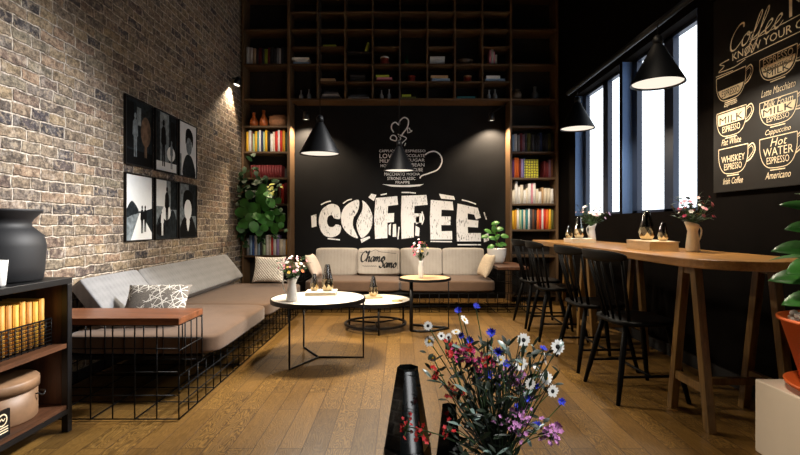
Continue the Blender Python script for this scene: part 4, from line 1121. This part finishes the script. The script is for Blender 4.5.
CH = 'black spindle chairs along the bar table'
c0 = chair('black spindle chair at the bar table, nearest of the row to the menu board', (1.60, 3.285, 0), .06, CH)
for x, y, rz, lab in ((1.60, 3.94, .03, 'black spindle chair at the bar table, second of the row from the menu board end'),
                      (1.60, 4.90, -.04, 'black spindle chair at the bar table, third of the row from the menu board end'),
                      (1.60, 5.50, .04, 'black spindle chair at the bar table, closest to the corner bookcase')):
    c = copy_tree(c0); c.location = (x, y, 0); c.rotation_euler = (0, 0, rz); c['label'] = lab

M_smokedark = clear_glass('dark_smoked_glass', (.40, .39, .34, 1), .10, .08)
# ------------------------------------------------------------------ things on the bar table
slab_book('gift_box', 'kraft coloured box on the bar table under two gold vases', 'box', (1.86, 3.55, ZT+.0005), (.20, .46, .068), -.12, M_bookkraft)
gem_vase('larger gold faceted vase on the kraft box on the bar table', (1.85, 3.60, ZT+.0695), .215, .056, M_smokedark)
gem_vase('smaller gold faceted vase on the kraft box on the bar table', (1.885, 3.44, ZT+.0695), .135, .036, M_smokedark)
pitcher('cream pitcher with dark pink flowers near the end of the bar table', (2.00, 3.28, ZT+.0005), .19, M_cream, PI+.25)
bouquet('dark pink and white bouquet in the cream pitcher', (2.00, 3.28, ZT+.0135), (.17, .405), .135, [(P_rose, 12), (P_pink, 7), (P_white, 6), (P_blush, 4)], plain('dusk_leaf', (40, 52, 34), .6, 0, .3), 26, 11, None, .012)
slab_book('large_book', 'cream book at the far end of the bar table under gold vases', 'book', (1.84, 4.92, ZT+.0005), (.24, .28, .042), -.05, M_bookwhite)
gem_vase('larger gold faceted vase at the far end of the bar table', (1.835, 4.92, ZT+.043), .215, .052, M_smokedark)
gem_vase('smaller gold faceted vase at the far end of the bar table', (1.755, 4.98, ZT+.043), .13, .036, M_smokedark)
pitcher('small white pitcher behind the gold vases at the far table end', (2.03, 5.08, ZT+.0005), .18, M_white, .4)
bouquet('white and lilac bouquet before the far window', (2.03, 5.08, ZT+.0135), (.165, .40), .17, [(P_white, 13), (P_blush, 9), (plain('lilac_petal', (196, 168, 196), .7, 0, .1), 7)], M_leafd, 20, 14, None, .016)

# ------------------------------------------------------------------ cabinet at left and its contents
cb = thing('cabinet', 'black-framed walnut cabinet with open shelves beside the sofa', 'cabinet', (-2.08, 2.09, 0))
cx0, cx1, cy0, cy1 = -2.33+2.08, -1.83+2.08, 1.50-2.09, 2.68-2.09
e = .036
for x in (cx0, cx1-e):
    for y in (cy0, cy1-e): MB().box((x, y, 0), (x+e, y+e, .8195)).build('frame_post', M_black, cb, bevel=.003)
fr = MB()
fr.box((cx0, cy0, .82), (cx1, cy1, .854)); fr.build('top_panel', M_black, cb, bevel=.003)
MB().box((cx1-.03, cy0+e, .105), (cx1, cy1-e, .13)).box((cx0, cy1-e, .105), (cx0+.5-e, cy1, .13)).build('bottom_rail', M_black, cb)
MB().box((cx0+.004, cy0+.004, .131), (cx1-.006, cy1-.004, .152)).build('shelf', M_walnuty, cb)
MB().box((cx0+.004, cy0+.004, .468), (cx1-.006, cy1-e-.001, .492)).build('shelf', M_walnuty, cb)
MB().box((cx0+.036, cy1-.024, .153), (cx1-e-.001, cy1-.004, .819)).build('side_panel', wood('walnut_upright', (54, 34, 23), (90, 58, 38), 'z', 1, .5), cb)
MB().box((cx0+.002, cy0+e, .153), (cx0+.018, cy1-e, .819)).build('back_panel', M_walnuty, cb)
tag(MB().lathe([(0, 0), (.195, 0), (.205, .01), (.212, .08), (.218, .18), (.208, .235), (.172, .268), (.155, .285), (.153, .305), (.165, .325), (.200, .36), (.203, .372), (.196, .372), (.15, .32), (.14, .29), (.15, .27), (.19, .22), (.195, .05), (0, .03)], 56).build('urn_vase', plain('matte_charcoal_ceramic', (20, 21, 25), .6, 0, .06, 5), loc=(-2.09, 2.475, .8545)), 'big matte charcoal urn on top of the cabinet', 'vase')
tag(vessel([(.026, 0), (.03, .01), (.040, .125)], 24, .003).build('cup', M_white, loc=(-1.895, 2.262, .8545)), 'plain white cup at the front edge of the cabinet top', 'cup')
bk = MB()
BX0, BX1, BY0, BY1, BZ0, BZ1 = -2.27, -1.90, 2.00, 2.615, .4935, .635
for k in range(8):
    z = BZ0+.005+(BZ1-BZ0-.005)*k/7
    bk.tube([(BX0, BY0, z), (BX1, BY0, z), (BX1, BY1, z), (BX0, BY1, z)], .003 if k < 7 else .005, 6, closed=True)
for k in range(16):
    y = BY0+(BY1-BY0)*k/15; bk.tube([(BX1, y, BZ0), (BX1, y, BZ1)], .0028, 6); bk.tube([(BX0, y, BZ0), (BX0, y, BZ1)], .0028, 6); bk.tube([(BX0, y, BZ0+.004), (BX1, y, BZ0+.004)], .0028, 6)
for k in range(9):
    x = BX0+(BX1-BX0)*k/8; bk.tube([(x, BY1, BZ0), (x, BY1, BZ1)], .0028, 6); bk.tube([(x, BY0, BZ0), (x, BY0, BZ1)], .0028, 6)
tag(bk.build('wire_basket', M_wire), 'black wire basket of yellow books on the cabinet shelf', 'basket')
hs = [.245, .235, .24, .25, .24, .245, .25, .235, .24, .25]
cs = ['golden', 'yellow', 'golden', 'yellow', 'golden', 'tan', 'golden', 'yellow', 'golden', 'yellow']
for k in range(8):
    y = 2.588-.0435*k
    o = book_mesh(.033, hs[k], .2).build('book', [plain('ochre_cloth_%d' % (k % 3), [(206, 150, 62), (216, 164, 60), (190, 132, 56)][k % 3], .6, 0, .1, 40), M_paper], loc=(-1.932, y, BZ0+.0085), rot=(0, 0, PI/2))
    tag(o, 'ochre book in the wire basket, %s from the sofa end' % ORD[k], 'book', 'ochre books in the wire basket')
hb = thing('hat_box', 'round brown hat box with lid on the lower cabinet shelf', 'box', (-2.075, 2.43, .1525))
M_hat = plain('brown_leatherette', (140, 108, 80), .5, 0, .18, 14)
MB().lathe([(0, 0), (.19, 0), (.195, .006), (.195, .155), (0, .155)], 48).build('body', M_hat, hb)
MB().lathe([(0, .1555), (.203, .1555), (.203, .200), (.196, .207), (0, .209)], 48).build('lid', M_hat, hb)
MB().tube(spline([(.17, .115, .12), (.20, .105, .12), (.205, .085, .105), (.20, .06, .12), (.19, .055, .12)], 4), .004, 6).build('handle', M_black, hb)
# small dark sign leaning on the hat box
sg = thing('small_sign', 'small black plaque with pale round emblem before the hat box', 'sign', (-1.858, 2.20, .1525))
MB().box((-.006, -.13, 0), (.006, .08, .125)).build('plaque', M_black, sg)
e_ = MB()
s3 = lambda u, v: Vector((.0066, u, v))
ring = [(.035+.026*math.cos(2*PI*k/24), .082+.026*math.sin(2*PI*k/24)) for k in range(25)]
e_.ribbon(ring, .006, s3, 2); e_.ribbon([(.02, .08), (.03, .09), (.04, .078), (.05, .088)], .005, s3, 4)
for z in (.046, .034, .022): e_.ribbon([(-.01, z), (.068, z)], .005, s3, 2)
e_.build('emblem', M_goldprint, sg)

# ------------------------------------------------------------------ plants
# pedestal with rubber plant
tag(MB().box((1.80, 1.86, 0), (2.33, 2.435, .365)).build('pedestal', M_ped, bevel=.006), 'cream square pedestal under the orange plant pot', 'pedestal')
pp = thing('potted_plant', 'big-leaved plant in an orange pot with white pebbles on the cream pedestal', 'plant', (2.045, 2.165, .3655))
MB().lathe([(0, 0), (.19, 0), (.245, .035), (.25, .05), (.238, .05), (.185, .012), (0, .012)], 48).build('saucer', M_terra, pp)
MB().lathe([(0, .0125), (.172, .0125), (.262, .33), (.276, .334), (.277, .347), (.260, .348), (.250, .318), (0, .315)], 56).build('pot', M_terra, pp)
pb = MB(); rr = random.Random(2)
for k in range(150):
    a = rr.uniform(0, 2*PI); q = .232*rr.random()**.5
    pb.ell(Vector((q*math.cos(a), q*math.sin(a), .330+rr.uniform(-.005, .02))), (rr.uniform(.014, .024), rr.uniform(.014, .024), rr.uniform(.010, .018)), 6, 4, M=R(rr.uniform(0, 3), 'Z') @ R(rr.uniform(-.5, .5), 'X'))
tag(pb.build('pebbles', M_pebble, pp), kind='stuff')
MB().tube(spline([(.01, 0, .29), (-.05, 0, .5), (-.06, .01, .75), (-.05, .02, 1.0)], 5), .010, 8).build('stem', M_bark, pp)
# leaves: (height on stem, azimuth deg, elevation, length, width)
LV = [(.46, 183, -.05, .22, .085), (.54, 170, .05, .24, .10), (.60, 195, .0, .25, .105), (.66, 176, .12, .24, .095), (.74, 188, .2, .22, .09), (.82, 170, .35, .2, .08),
      (.50, 60, .1, .22, .09), (.56, 300, .1, .23, .10), (.64, 20, .2, .23, .10), (.70, 250, .2, .22, .09), (.78, 330, .3, .2, .08), (.86, 100, .5, .18, .07), (.92, 230, .8, .16, .06), (.52, 230, .0, .22, .09), (.62, 130, .1, .22, .09), (.97, 20, 1.2, .14, .05)]
for z, az, el, L, W in LV:
    a = math.radians(az); d = Vector((math.cos(a)*math.cos(el), math.sin(a)*math.cos(el), math.sin(el)))
    m = MB(); s_ = Vector((-.055, .01, z)); L *= 1.03; m.tube([s_, s_+d*.05], .004, 6)
    m.leaf(s_+d*.045, d, (0, -.6 if 140 < az < 240 else -.2, .8), L, W*1.1, .3, .15, 8, .9)
    m.build('leaf', M_leaf, pp, normals=False, solid=.0015)
# small fig plant in white pot
fp = thing('potted_plant', 'young fig plant in a white pot on the sofa arm shelf', 'plant', (1.37, 6.80, .5955))
MB().lathe([(0, 0), (.085, 0), (.108, .03), (.128, .12), (.136, .20), (.137, .207), (.126, .207), (.12, .186), (0, .184)], 40).build('pot', M_white, fp)
MB().lathe([(0, .186), (.119, .1855), (.12, .19), (0, .196)], 24).build('soil', M_soil, fp)
MB().tube([(0, 0, .19), (.01, 0, .35), (.0, .01, .55)], .007, 6).build('stem', M_bark, fp)
FIG = [(495.6, 223, 20, .13), (488, 231, 150, .13), (499.5, 229, 10, .14), (484.5, 236.5, 190, .12), (505, 236, -15, .13), (492, 238, 170, .12), (499.5, 245, -30, .12), (490.5, 247, 215, .13), (503.5, 244, -20, .11), (494, 229, 100, .12), (497, 237, 60, .12)]
rr = random.Random(21); M_fig = plain('fig_leaf', (78, 134, 52), .38, 0, .35, 9)
for k, (px, py, az, L) in enumerate(FIG):
    c = at(px, py, 6.72+.03*(k % 4))-Vector(fp.location); a = math.radians(az)
    d = Vector((math.cos(a), -.25, math.sin(a)*.8+.1)).normalized(); m = MB()
    p0 = c-d*L*.5; q0 = Vector((0, 0, max(.2, min(.52, p0.z-.03))))
    m.tube(spline([q0, q0.lerp(p0, .5)+Vector((0, 0, .01)), p0], 3), .003, 5)
    m.leaf(p0, d, (rr.uniform(-.3, .3), -.75, .65), L, L*.62, .25, .1, 7, .85, 0, .6)
    m.build('leaf', M_fig, fp, normals=False, solid=.0012)
# trailing plant in the bookcase
tp = thing('shelf_plant', 'large trailing green plant spilling from the bookcase by the brick wall', 'plant', (-2.02, 7.19, ZS[1]+.001))
MB().lathe([(0, 0), (.085, 0), (.11, .15), (.115, .16), (.103, .16), (.095, .14), (0, .135)], 32).build('pot', plain('grey_pot', (92, 88, 84), .7), tp)
stm = MB(); la = MB(); lb = MB(); ly = MB(); rr = random.Random(33)
base = Vector((0, 0, .13))
def P2(px, py, Y): return at(px, py, Y)-Vector(tp.location)
def clump(px, py, sx, sy, n, mb, L, W, Y0, Y1):
    for k in range(n):
        q = P2(px+rr.gauss(0, sx), py+rr.gauss(0, sy), rr.uniform(Y0, Y1))
        if q.x+tp.location.x < -2.30: q.x = -2.30-tp.location.x+rr.uniform(0, .05)
        d = Vector((rr.uniform(-1, 1), rr.uniform(-1, -.1), rr.uniform(-.9, .5))).normalized()
        if q.x+tp.location.x < -2.2: d.x = abs(d.x)
        if q.y+tp.location.y > 7.0: q.y = 6.98-tp.location.y
        mb.leaf(q-d*L*.5, d, Vector((d.x*.3, -.9, .6)), L*rr.uniform(.7, 1.2), W*rr.uniform(.7, 1.2), .3, .08, 5, .75)
        if k % 4 == 0:
            s0 = Vector((rr.uniform(-.05, .05), rr.uniform(-.05, .03), .13)); s1 = Vector((max(-.2, min(.25, q.x*.6)), -.17, min(.28, max(q.z, .17))))
            stm.tube(spline([s0, s1, q-d*L*.5], 5), .0035, 5)
clump(240, 214, 6, 14, 70, lb, .11, .07, 6.80, 6.95)
clump(258, 200, 10, 14, 110, lb, .11, .07, 6.84, 6.97)
clump(262, 188, 9, 6, 40, lb, .11, .07, 6.80, 6.97)
clump(274, 222, 5, 9, 30, lb, .11, .06, 6.84, 6.97)
clump(256, 232, 9, 5, 26, lb, .10, .06, 6.82, 6.97)
BIG = [(70, 135), (45, 120), (95, 110), (112, 130), (60, 165), (85, 160), (102, 170), (127, 158), (75, 195), (108, 197), (45, 185), (150, 172), (160, 190), (146, 148), (60, 95), (90, 92), (120, 92), (150, 112), (32, 150), (140, 200), (88, 138), (52, 145), (70, 182), (120, 182), (100, 75), (128, 118), (34, 200), (92, 208), (165, 168)]
for k, (zx, zy) in enumerate(BIG):
    q = P2(230+zx/3.135, 165+zy/3.135, 6.70+.03*(k % 4)); a = rr.uniform(-2.9, -.2); L = rr.uniform(.135, .185)
    if zx > 140: L *= .75
    d = Vector((math.cos(a), -.2, math.sin(a))).normalized()
    la.leaf(q-d*L*.5, d, (rr.uniform(-1.0, 1.0), -1, rr.uniform(-.2, 1.1)), L, L*.82, .3, .12, 7, .8, 0, .5)
    s0 = Vector((rr.uniform(-.05, .05), rr.uniform(-.05, .03), .13)); s1 = Vector((max(-.2, min(.25, q.x*.6)), -.17, min(.28, max(q.z, .17))))
    stm.tube(spline([s0, s1, q-d*L*.5], 5), .0035, 5)
clump(271, 189, 4, 4, 14, ly, .07, .04, 6.70, 6.8)
lb.build('dark_leaves', M_leafd, tp, normals=False)['label'] = 'dark narrow leaves'
la.build('broad_leaves', M_leaf, tp, normals=False)['label'] = 'bright broad leaves'
ly.build('yellow_leaves', M_leafy, tp, normals=False)['label'] = 'yellow-green young leaves'
stm.build('stems', M_stem, tp)

# ------------------------------------------------------------------ front table, black vases, wild bouquet
ft = thing('front_table', 'small round black table in front, carrying black vases and wild flowers', 'table', (.14, 1.06, 0))
MB().lathe([(0, .462), (.29, .462), (.295, .47), (.295, .482), (.29, .49), (0, .49)], 48).build('tabletop', M_black, ft)
MB().lathe([(0, 0), (.20, 0), (.20, .012), (.03, .03), (.022, .05), (.022, .44), (.06, .4615), (0, .4615)], 32).build('pedestal_leg', M_black, ft)
FZ = .4905
gem_vase('tall black faceted glass vase in front beside the wild flowers', (.017, 1.10, FZ), .332, .062, M_smokeblack, M_smokeblack, .2, 'black faceted vases in front', 6)
gem_vase('shorter black faceted glass vase half hidden by the wild flowers', (.106, 1.035, FZ), .268, .043, M_smokeblack, M_smokeblack, .4, 'black faceted vases in front', 6)
VB = Vector((.205, .985, FZ))
tag(vessel([(.035, 0), (.048, .01), (.052, .06), (.044, .12), (.036, .15), (.042, .165)], 28, .004).build('flower_vase', M_white, loc=VB), 'white vase holding the wild flowers in front', 'vase')
rr = random.Random(77)
def stem_to(mb, tip, r=.0011, droop=0.0):
    a = rr.uniform(0, 2*PI); q = rr.uniform(0, .022)
    s0 = VB+Vector((q*math.cos(a), q*math.sin(a), .012)); dv = tip-VB
    h2 = Vector((dv.x*.14, dv.y*.2)); h2 = h2*min(1.0, .026/max(h2.length, 1e-6)); s1 = VB+Vector((h2.x, h2.y, .165))
    mid = s1.lerp(tip, .55)+Vector((rr.uniform(-.012, .012), rr.uniform(-.012, .012), .012))
    P = spline([s0, s1, mid, tip], 5); mb.tube(P, r, 5); return P
D_white = plain('daisy_petal', (244, 242, 236), .6, 0, .03, 80); D_dark = plain('dark_disc', (30, 26, 24), .8, 0, .3, 300); D_yel = plain('yellow_disc', (222, 172, 40), .8, 0, .2, 300)
D_blue = plain('cornflower_blue', (62, 74, 214), .65, 0, .2, 80); D_vio = plain('violet_pink', (212, 142, 204), .65, 0, .2, 80); D_mag = plain('magenta_pink', (206, 70, 126), .65, 0, .2, 80); D_red = plain('small_red_petal', (204, 34, 40), .6, 0, .2, 80)
def daisy(px, py, rpx, face, dark, lab, Y):
    tip = at(px, py, Y); R_ = rpx/F*Y
    root = thing('daisy', lab, 'flower', tip, 0, 'daisies in the wild bouquet')
    ax = Vector(face).normalized(); e1 = ax.orthogonal().normalized(); e2 = ax.cross(e1)
    st_ = MB(); P = stem_to(st_, tip-ax*.003); bmesh.ops.translate(st_.bm, vec=-tip, verts=st_.bm.verts[:]); st_.build('stem', M_stem, root)
    m = MB(); n = 13
    for k in range(n):
        th = 2*PI*k/n+rr.uniform(-.1, .1); d = e1*math.cos(th)+e2*math.sin(th)
        m.leaf(d*R_*.22, d+ax*.12, ax, R_*rr.uniform(.72, .86), R_*.42, .12, .06, 4, .8)
    m.build('petals', D_white, root, normals=False)
    m = MB(); q = ax.to_track_quat('Z', 'Y').to_matrix().to_4x4()
    m.ell(Vector((0, 0, 0)), (R_*.30, R_*.30, R_*.18), 10, 6, M=q); m.build('disc', D_dark if dark else D_yel, root)
DA = [(428, 325.8, 7, (-.2, -1, .35), 1, 'dark-centred daisy standing highest on the side of the black vases'), (429.3, 341.3, 8, (-.3, -1, .25), 0, 'yellow-centred daisy just below the topmost dark-centred daisy by the vases'),
      (441.3, 336, 6, (.3, -1, .3), 1, 'small dark-centred daisy, first of a close pair'), (448.5, 337.4, 7, (.7, -.8, .1), 1, 'dark-centred daisy turned sideways, second of a close pair'), (464.5, 319.7, 8, (.8, -.5, .8), 0, 'daisy seen from the side near the two topmost cornflowers'),
      (456, 332, 7, (-.1, -.4, 1), 0, 'daisy tilted upward beside a blue cornflower'), (432.5, 358, 6, (-.6, -1, -.1), 0, 'yellow-centred daisy lowest above the black vases'), (523.6, 340, 10, (.1, -1, .2), 1, 'large dark-centred daisy highest in the bouquet half nearer the chairs'),
      (557.7, 346.7, 11, (.25, -1, .15), 1, 'largest dark-centred daisy at the outer edge toward the chairs'), (545, 358.6, 10, (.95, -.35, .2), 1, 'daisy seen edge-on between two dark-centred daisies'), (520.7, 364, 10, (-.2, -1, .5), 0, 'large yellow-centred daisy above the violet blossoms'),
      (546, 378, 10, (.1, -1, .4), 0, 'yellow-centred daisy just above the lowest dark-centred daisy'), (552.7, 391.2, 9, (.2, -1, .1), 1, 'dark-centred daisy lowest at the edge toward the chairs'), (486.5, 391.2, 9, (-.1, -1, .2), 0, 'yellow-centred daisy in the very middle of the bouquet'),
      (530.4, 384, 8, (-.6, -.8, .5), 1, 'half-turned daisy between violet blossoms and yellow-centred daisies'), (500.8, 360, 8, (-.7, -.5, .7), 0, 'half-open daisy beside a cornflower over the bouquet middle'), (496.3, 426, 6, (-.4, -.5, .9), 0, 'small pale daisy low in the bouquet middle'), (537, 369, 7, (.5, -.4, 1), 0, 'upturned daisy between the large yellow-centred pair')]
for px, py, rp, fc, dk, lab in DA: daisy(px, py, rp*.74, fc, dk, lab, .985+rr.uniform(-.05, .06))
def cornflower(px, py, lab, Y, big=1.0):
    tip = at(px, py, Y); R_ = 4.8*big/F*Y
    root = thing('cornflower', lab, 'flower', tip, 0, 'blue cornflowers in the wild bouquet')
    st_ = MB(); stem_to(st_, tip-Vector((0, 0, R_*.5))); bmesh.ops.translate(st_.bm, vec=-tip, verts=st_.bm.verts[:]); st_.build('stem', M_stem, root)
    ax = Vector((rr.uniform(-.5, .5), rr.uniform(-.9, -.2), rr.uniform(.4, 1))).normalized(); e1 = ax.orthogonal().normalized(); e2 = ax.cross(e1)
    m = MB(); base = -ax*R_*.3
    for k in range(11):
        th = 2*PI*k/11; d = e1*math.cos(th)+e2*math.sin(th)
        m.leaf(base, d*.8+ax*rr.uniform(.4, 1.0), ax, R_*1.25, R_*.55, .1, .2, 3, .6)
    m.build('petals', D_blue, root, normals=False)
    m = MB(); m.ell(base-ax*R_*.1, R_*.3, 8, 5); m.build('calyx', M_stem, root)
CF = [(458.3, 311, 'highest cornflower but one, above the sideways daisy'), (476, 306.7, 'topmost cornflower of the wild bouquet'), (461.3, 335.7, 'cornflower touching the upward-tilted daisy'), (470, 340.8, 'small cornflower above the red sprigs'), (491.4, 333, 'lone cornflower on a long stem over the middle'),
      (498, 352, 'cornflower in the middle just above the half-open daisy'), (543.2, 348.8, 'cornflower above the edge-on daisy'), (506, 364, 'cornflower beside the half-open daisy'), (561.6, 401.6, 'outermost cornflower, nearest the chairs'), (537, 386.8, 'cornflower beside the half-turned daisy'),
      (527.5, 398.6, 'cornflower among the violet blossoms'), (518.6, 407, 'cornflower just below the violet blossoms'), (497.8, 386, 'cornflower next to the central yellow daisy'), (489, 375, 'cornflower above the central yellow daisy'), (484.5, 416, 'low cornflower in the middle, over the leaves'), (537, 425.3, 'lowest cornflower, beside the low violet blossoms'), (478, 378, 'cornflower on the red-flower side of the middle')]
for px, py, lab in CF: cornflower(px, py, lab, .985+rr.uniform(-.05, .05), rr.uniform(.8, 1.2))
def cluster(px, py, sx, sy, n, mat, lab, nm, group, Y, fr_=2.6):
    c = at(px, py, Y); root = thing(nm, lab, 'flower', c, 0, group)
    st_ = MB(); stem_to(st_, c); m = MB()
    for k in range(n):
        q = c+Vector((rr.gauss(0, sx/F*Y*.5), rr.gauss(0, .012), rr.gauss(0, sy/F*Y*.5)))
        st_.tube([c-Vector((0, 0, .01)), q], .0007, 4)
        ax = Vector((rr.uniform(-1, 1), rr.uniform(-1.2, 0), rr.uniform(-.2, 1))).normalized(); e1 = ax.orthogonal().normalized(); e2 = ax.cross(e1); R_ = fr_*rr.uniform(.8, 1.3)/F*Y
        for p in range(5):
            th = 2*PI*p/5; d = e1*math.cos(th)+e2*math.sin(th); m.leaf(q-c, d+ax*.3, ax, R_*1.1, R_*.7, .1, .05, 3)
    bmesh.ops.translate(st_.bm, vec=-c, verts=st_.bm.verts[:]); st_.build('stem', M_stem, root); m.build('blossoms', mat, root, normals=False)
VG, RG, MG = 'violet blossom heads in the wild bouquet', 'red sprigs in the wild bouquet', 'magenta blossom heads in the wild bouquet'
for a in ((512.6, 378, 15, 12, 34, D_vio, 'large violet blossom head below the yellow-centred daisy'), (517, 422, 17, 14, 40, D_vio, 'large violet blossom head low in the bouquet'), (551, 434, 12, 12, 30, D_vio, 'violet blossom head lowest at the edge toward the chairs'), (526, 399, 9, 9, 16, D_vio, 'small violet blossom head between the two large ones')):
    cluster(*a, 'violet_blossom', VG, .96+rr.uniform(-.03, .05))
for a in ((457, 352, 10, 9, 24, D_mag, 'bright magenta blossom head among the red sprigs'), (471, 357, 9, 8, 18, D_mag, 'magenta blossom head next to the brightest one, toward the middle'), (482, 363, 9, 8, 16, D_mag, 'magenta blossom head closest to the bouquet middle')):
    cluster(*a, 'magenta_blossom', MG, .98+rr.uniform(-.03, .04))
for a in ((448.7, 348, 6, 9, 10, D_red, 'red sprig beside the brightest magenta blossom'), (470, 348, 5, 5, 7, D_red, 'red sprig above the second magenta blossom'), (487, 361, 6, 5, 8, D_red, 'red sprig beside the half-open daisy'), (435, 374, 5, 8, 9, D_red, 'red sprig between the black vases and the daisies'),
          (450, 390, 10, 9, 18, D_red, 'thick red sprig above the shorter black vase'), (406, 426, 8, 12, 14, D_red, 'red sprig in front of the tall black vase, on its outer side'), (421, 430, 9, 14, 14, D_red, 'red sprig between the two black vases'), (448, 428, 8, 8, 10, D_red, 'red sprig in front of the shorter black vase')):
    cluster(*a, 'red_sprig', RG, .955+rr.uniform(-.03, .03), 2.3)
# leaves nobody could count
gm = MB(); gs = MB()
for k in range(430):
    px = rr.gauss(492, 30); py = rr.uniform(345, 460)
    px = max(424+.2*(py-340), min(560, px)); px = 485+(px-485)*min(1.0, .45+ .55*(475-py)/90)
    Y = .985+rr.gauss(0, .035)
    if px < 465 and py > 392: Y = min(Y, .955)
    tip = at(px, py, Y)
    if py < 455 and k % 3 == 0: stem_to(gm, tip, .0009)
    d = Vector((rr.uniform(-1, 1), rr.uniform(-.8, .4), rr.uniform(.1, 1.2))).normalized()
    (gs if rr.random() < .13 else gm).leaf(tip, d, (0, -.6, .8), rr.uniform(.015, .04), rr.uniform(.004, .010), .3, .15, 5)
fo = gm.build('bouquet_foliage', plain('bouquet_green', (24, 38, 20), .5, 0, .4, 60), normals=False)
tag(fo, 'dark narrow leaves and stems filling the wild bouquet', 'foliage', None, 'stuff')
gs.build('silvery_leaves', plain('silvery_leaf', (128, 150, 142), .3, 0, .2, 40), fo, normals=False)

# ------------------------------------------------------------------ light
def spot(p, d, power, ang, col, rad=.03, blend=.5, nm='spot_light'):
    L = bpy.data.lights.new(nm, 'SPOT'); L.energy = power; L.spot_size = math.radians(ang); L.spot_blend = blend; L.color = col; L.shadow_soft_size = rad
    o = bpy.data.objects.new(nm, L); COL.objects.link(o); o.location = p; o.rotation_euler = Vector(d).to_track_quat('-Z', 'Y').to_euler(); return o
def area(p, aim, sx, sy, power, col, spread=180, nm='window_light'):
    L = bpy.data.lights.new(nm, 'AREA'); L.shape = 'RECTANGLE'; L.size = sx; L.size_y = sy; L.energy = power; L.color = col; L.spread = math.radians(spread)
    o = bpy.data.objects.new(nm, L); COL.objects.link(o); o.location = p; o.rotation_euler = (Vector(aim)-Vector(p)).to_track_quat('-Z', 'Y').to_euler(); return o
WARM = (1.0, .78, .54); WARM2 = (1.0, .86, .68)
for p, r, pw in LAMPS:
    L = bpy.data.lights.new('pendant_light', 'AREA'); L.shape = 'DISK'; L.size = r*1.6; L.energy = pw; L.color = WARM2; L.spread = math.radians(170)
    o = bpy.data.objects.new('pendant_light', L); COL.objects.link(o); o.location = p+Vector((0, 0, -.002))
for p, d, pw, an in SPOTS: spot(p, d, pw, an, WARM, .02, .6, 'wall_spot_light')
# unseen spots added to brighten wall, sofas, floor, bookcases, plants and flowers
spot((1.3, 3.7, 3.1), Vector((-2.36, 2.75, .85))-Vector((1.3, 3.7, 3.1)), 1650, 53, (1.0, .98, .96), .25, 1.0, 'added_spot_light')
spot((0, 1.8, 4.6), Vector((-.1, 7.2, .62))-Vector((0, 1.8, 4.6)), 1250, 28, (1.0, .91, .80), .12, 1.0, 'added_spot_light')
spot((-1.0, 4.2, 4.0), Vector((-2.0, 7.1, 2.2))-Vector((-1.0, 4.2, 4.0)), 640, 18, WARM2, .08, 1.0, 'added_spot_light')
spot((1.0, 4.2, 4.0), Vector((2.0, 7.1, 1.40))-Vector((1.0, 4.2, 4.0)), 760, 21, WARM2, .08, 1.0, 'added_spot_light')
spot((.5, 1.0, 4.8), Vector((.2, 3.2, 0))-Vector((.5, 1.0, 4.8)), 60, 50, WARM, .2, 1.0, 'added_spot_light')
spot((.7, 1.4, 2.5), Vector((1.95, 1.98, .42))-Vector((.7, 1.4, 2.5)), 190, 27, WARM2, .1, 1.0, 'added_spot_light')
spot((.9, .2, 3.0), Vector((.2, 1.0, .75))-Vector((.9, .2, 3.0)), 230, 22, (1, .97, .93), .06, 1.0, 'added_spot_light')
spot((.6, 1.9, 3.4), Vector((2.33, 3.35, 1.85))-Vector((.6, 1.9, 3.4)), 110, 28, WARM2, .05, .8, 'board_spot_light')
spot((.9, 3.3, 3.3), Vector((2.33, 3.62, 1.75))-Vector((.9, 3.3, 3.3)), 130, 24, WARM, .05, 1.0, 'board_spot_light')
# added unseen lights: a side fill and a strip for the vase streak
area((2.2, -.15, 1.1), (-1.5, 2.2, .8), .8, 1.9, 10, (.96, .98, 1.0), 130)
area((1.22, -1.7, 1.0), (.0, 1.1, .75), .035, 1.7, .8, (1, 1, 1), 160, 'added_streak_light')
wd = bpy.data.worlds.new('sky'); SC.world = wd; wd.use_nodes = True
bg = wd.node_tree.nodes['Background']; bg.inputs[0].default_value = (.86, .93, 1.0, 1); bg.inputs[1].default_value = 2.6

# ------------------------------------------------------------------ camera and view
cam = bpy.data.cameras.new('camera'); co = bpy.data.objects.new('camera', cam); COL.objects.link(co)
co.location = (0, 0, EYE); co.rotation_euler = (PI/2, 0, 0)
cam.sensor_width = 36; cam.lens = 36*F/800; cam.shift_y = -(227.5-HY)/800; cam.clip_start = .05
SC.camera = co
vs = SC.view_settings; vs.view_transform = 'Standard'; vs.look = 'None'; vs.gamma = 1; vs.use_curve_mapping = False; vs.exposure = 0
SC.cycles.max_bounces = 6; SC.cycles.transparent_max_bounces = 12; SC.cycles.caustics_reflective = False; SC.cycles.caustics_refractive = False
SC.cycles.sample_clamp_indirect = 4
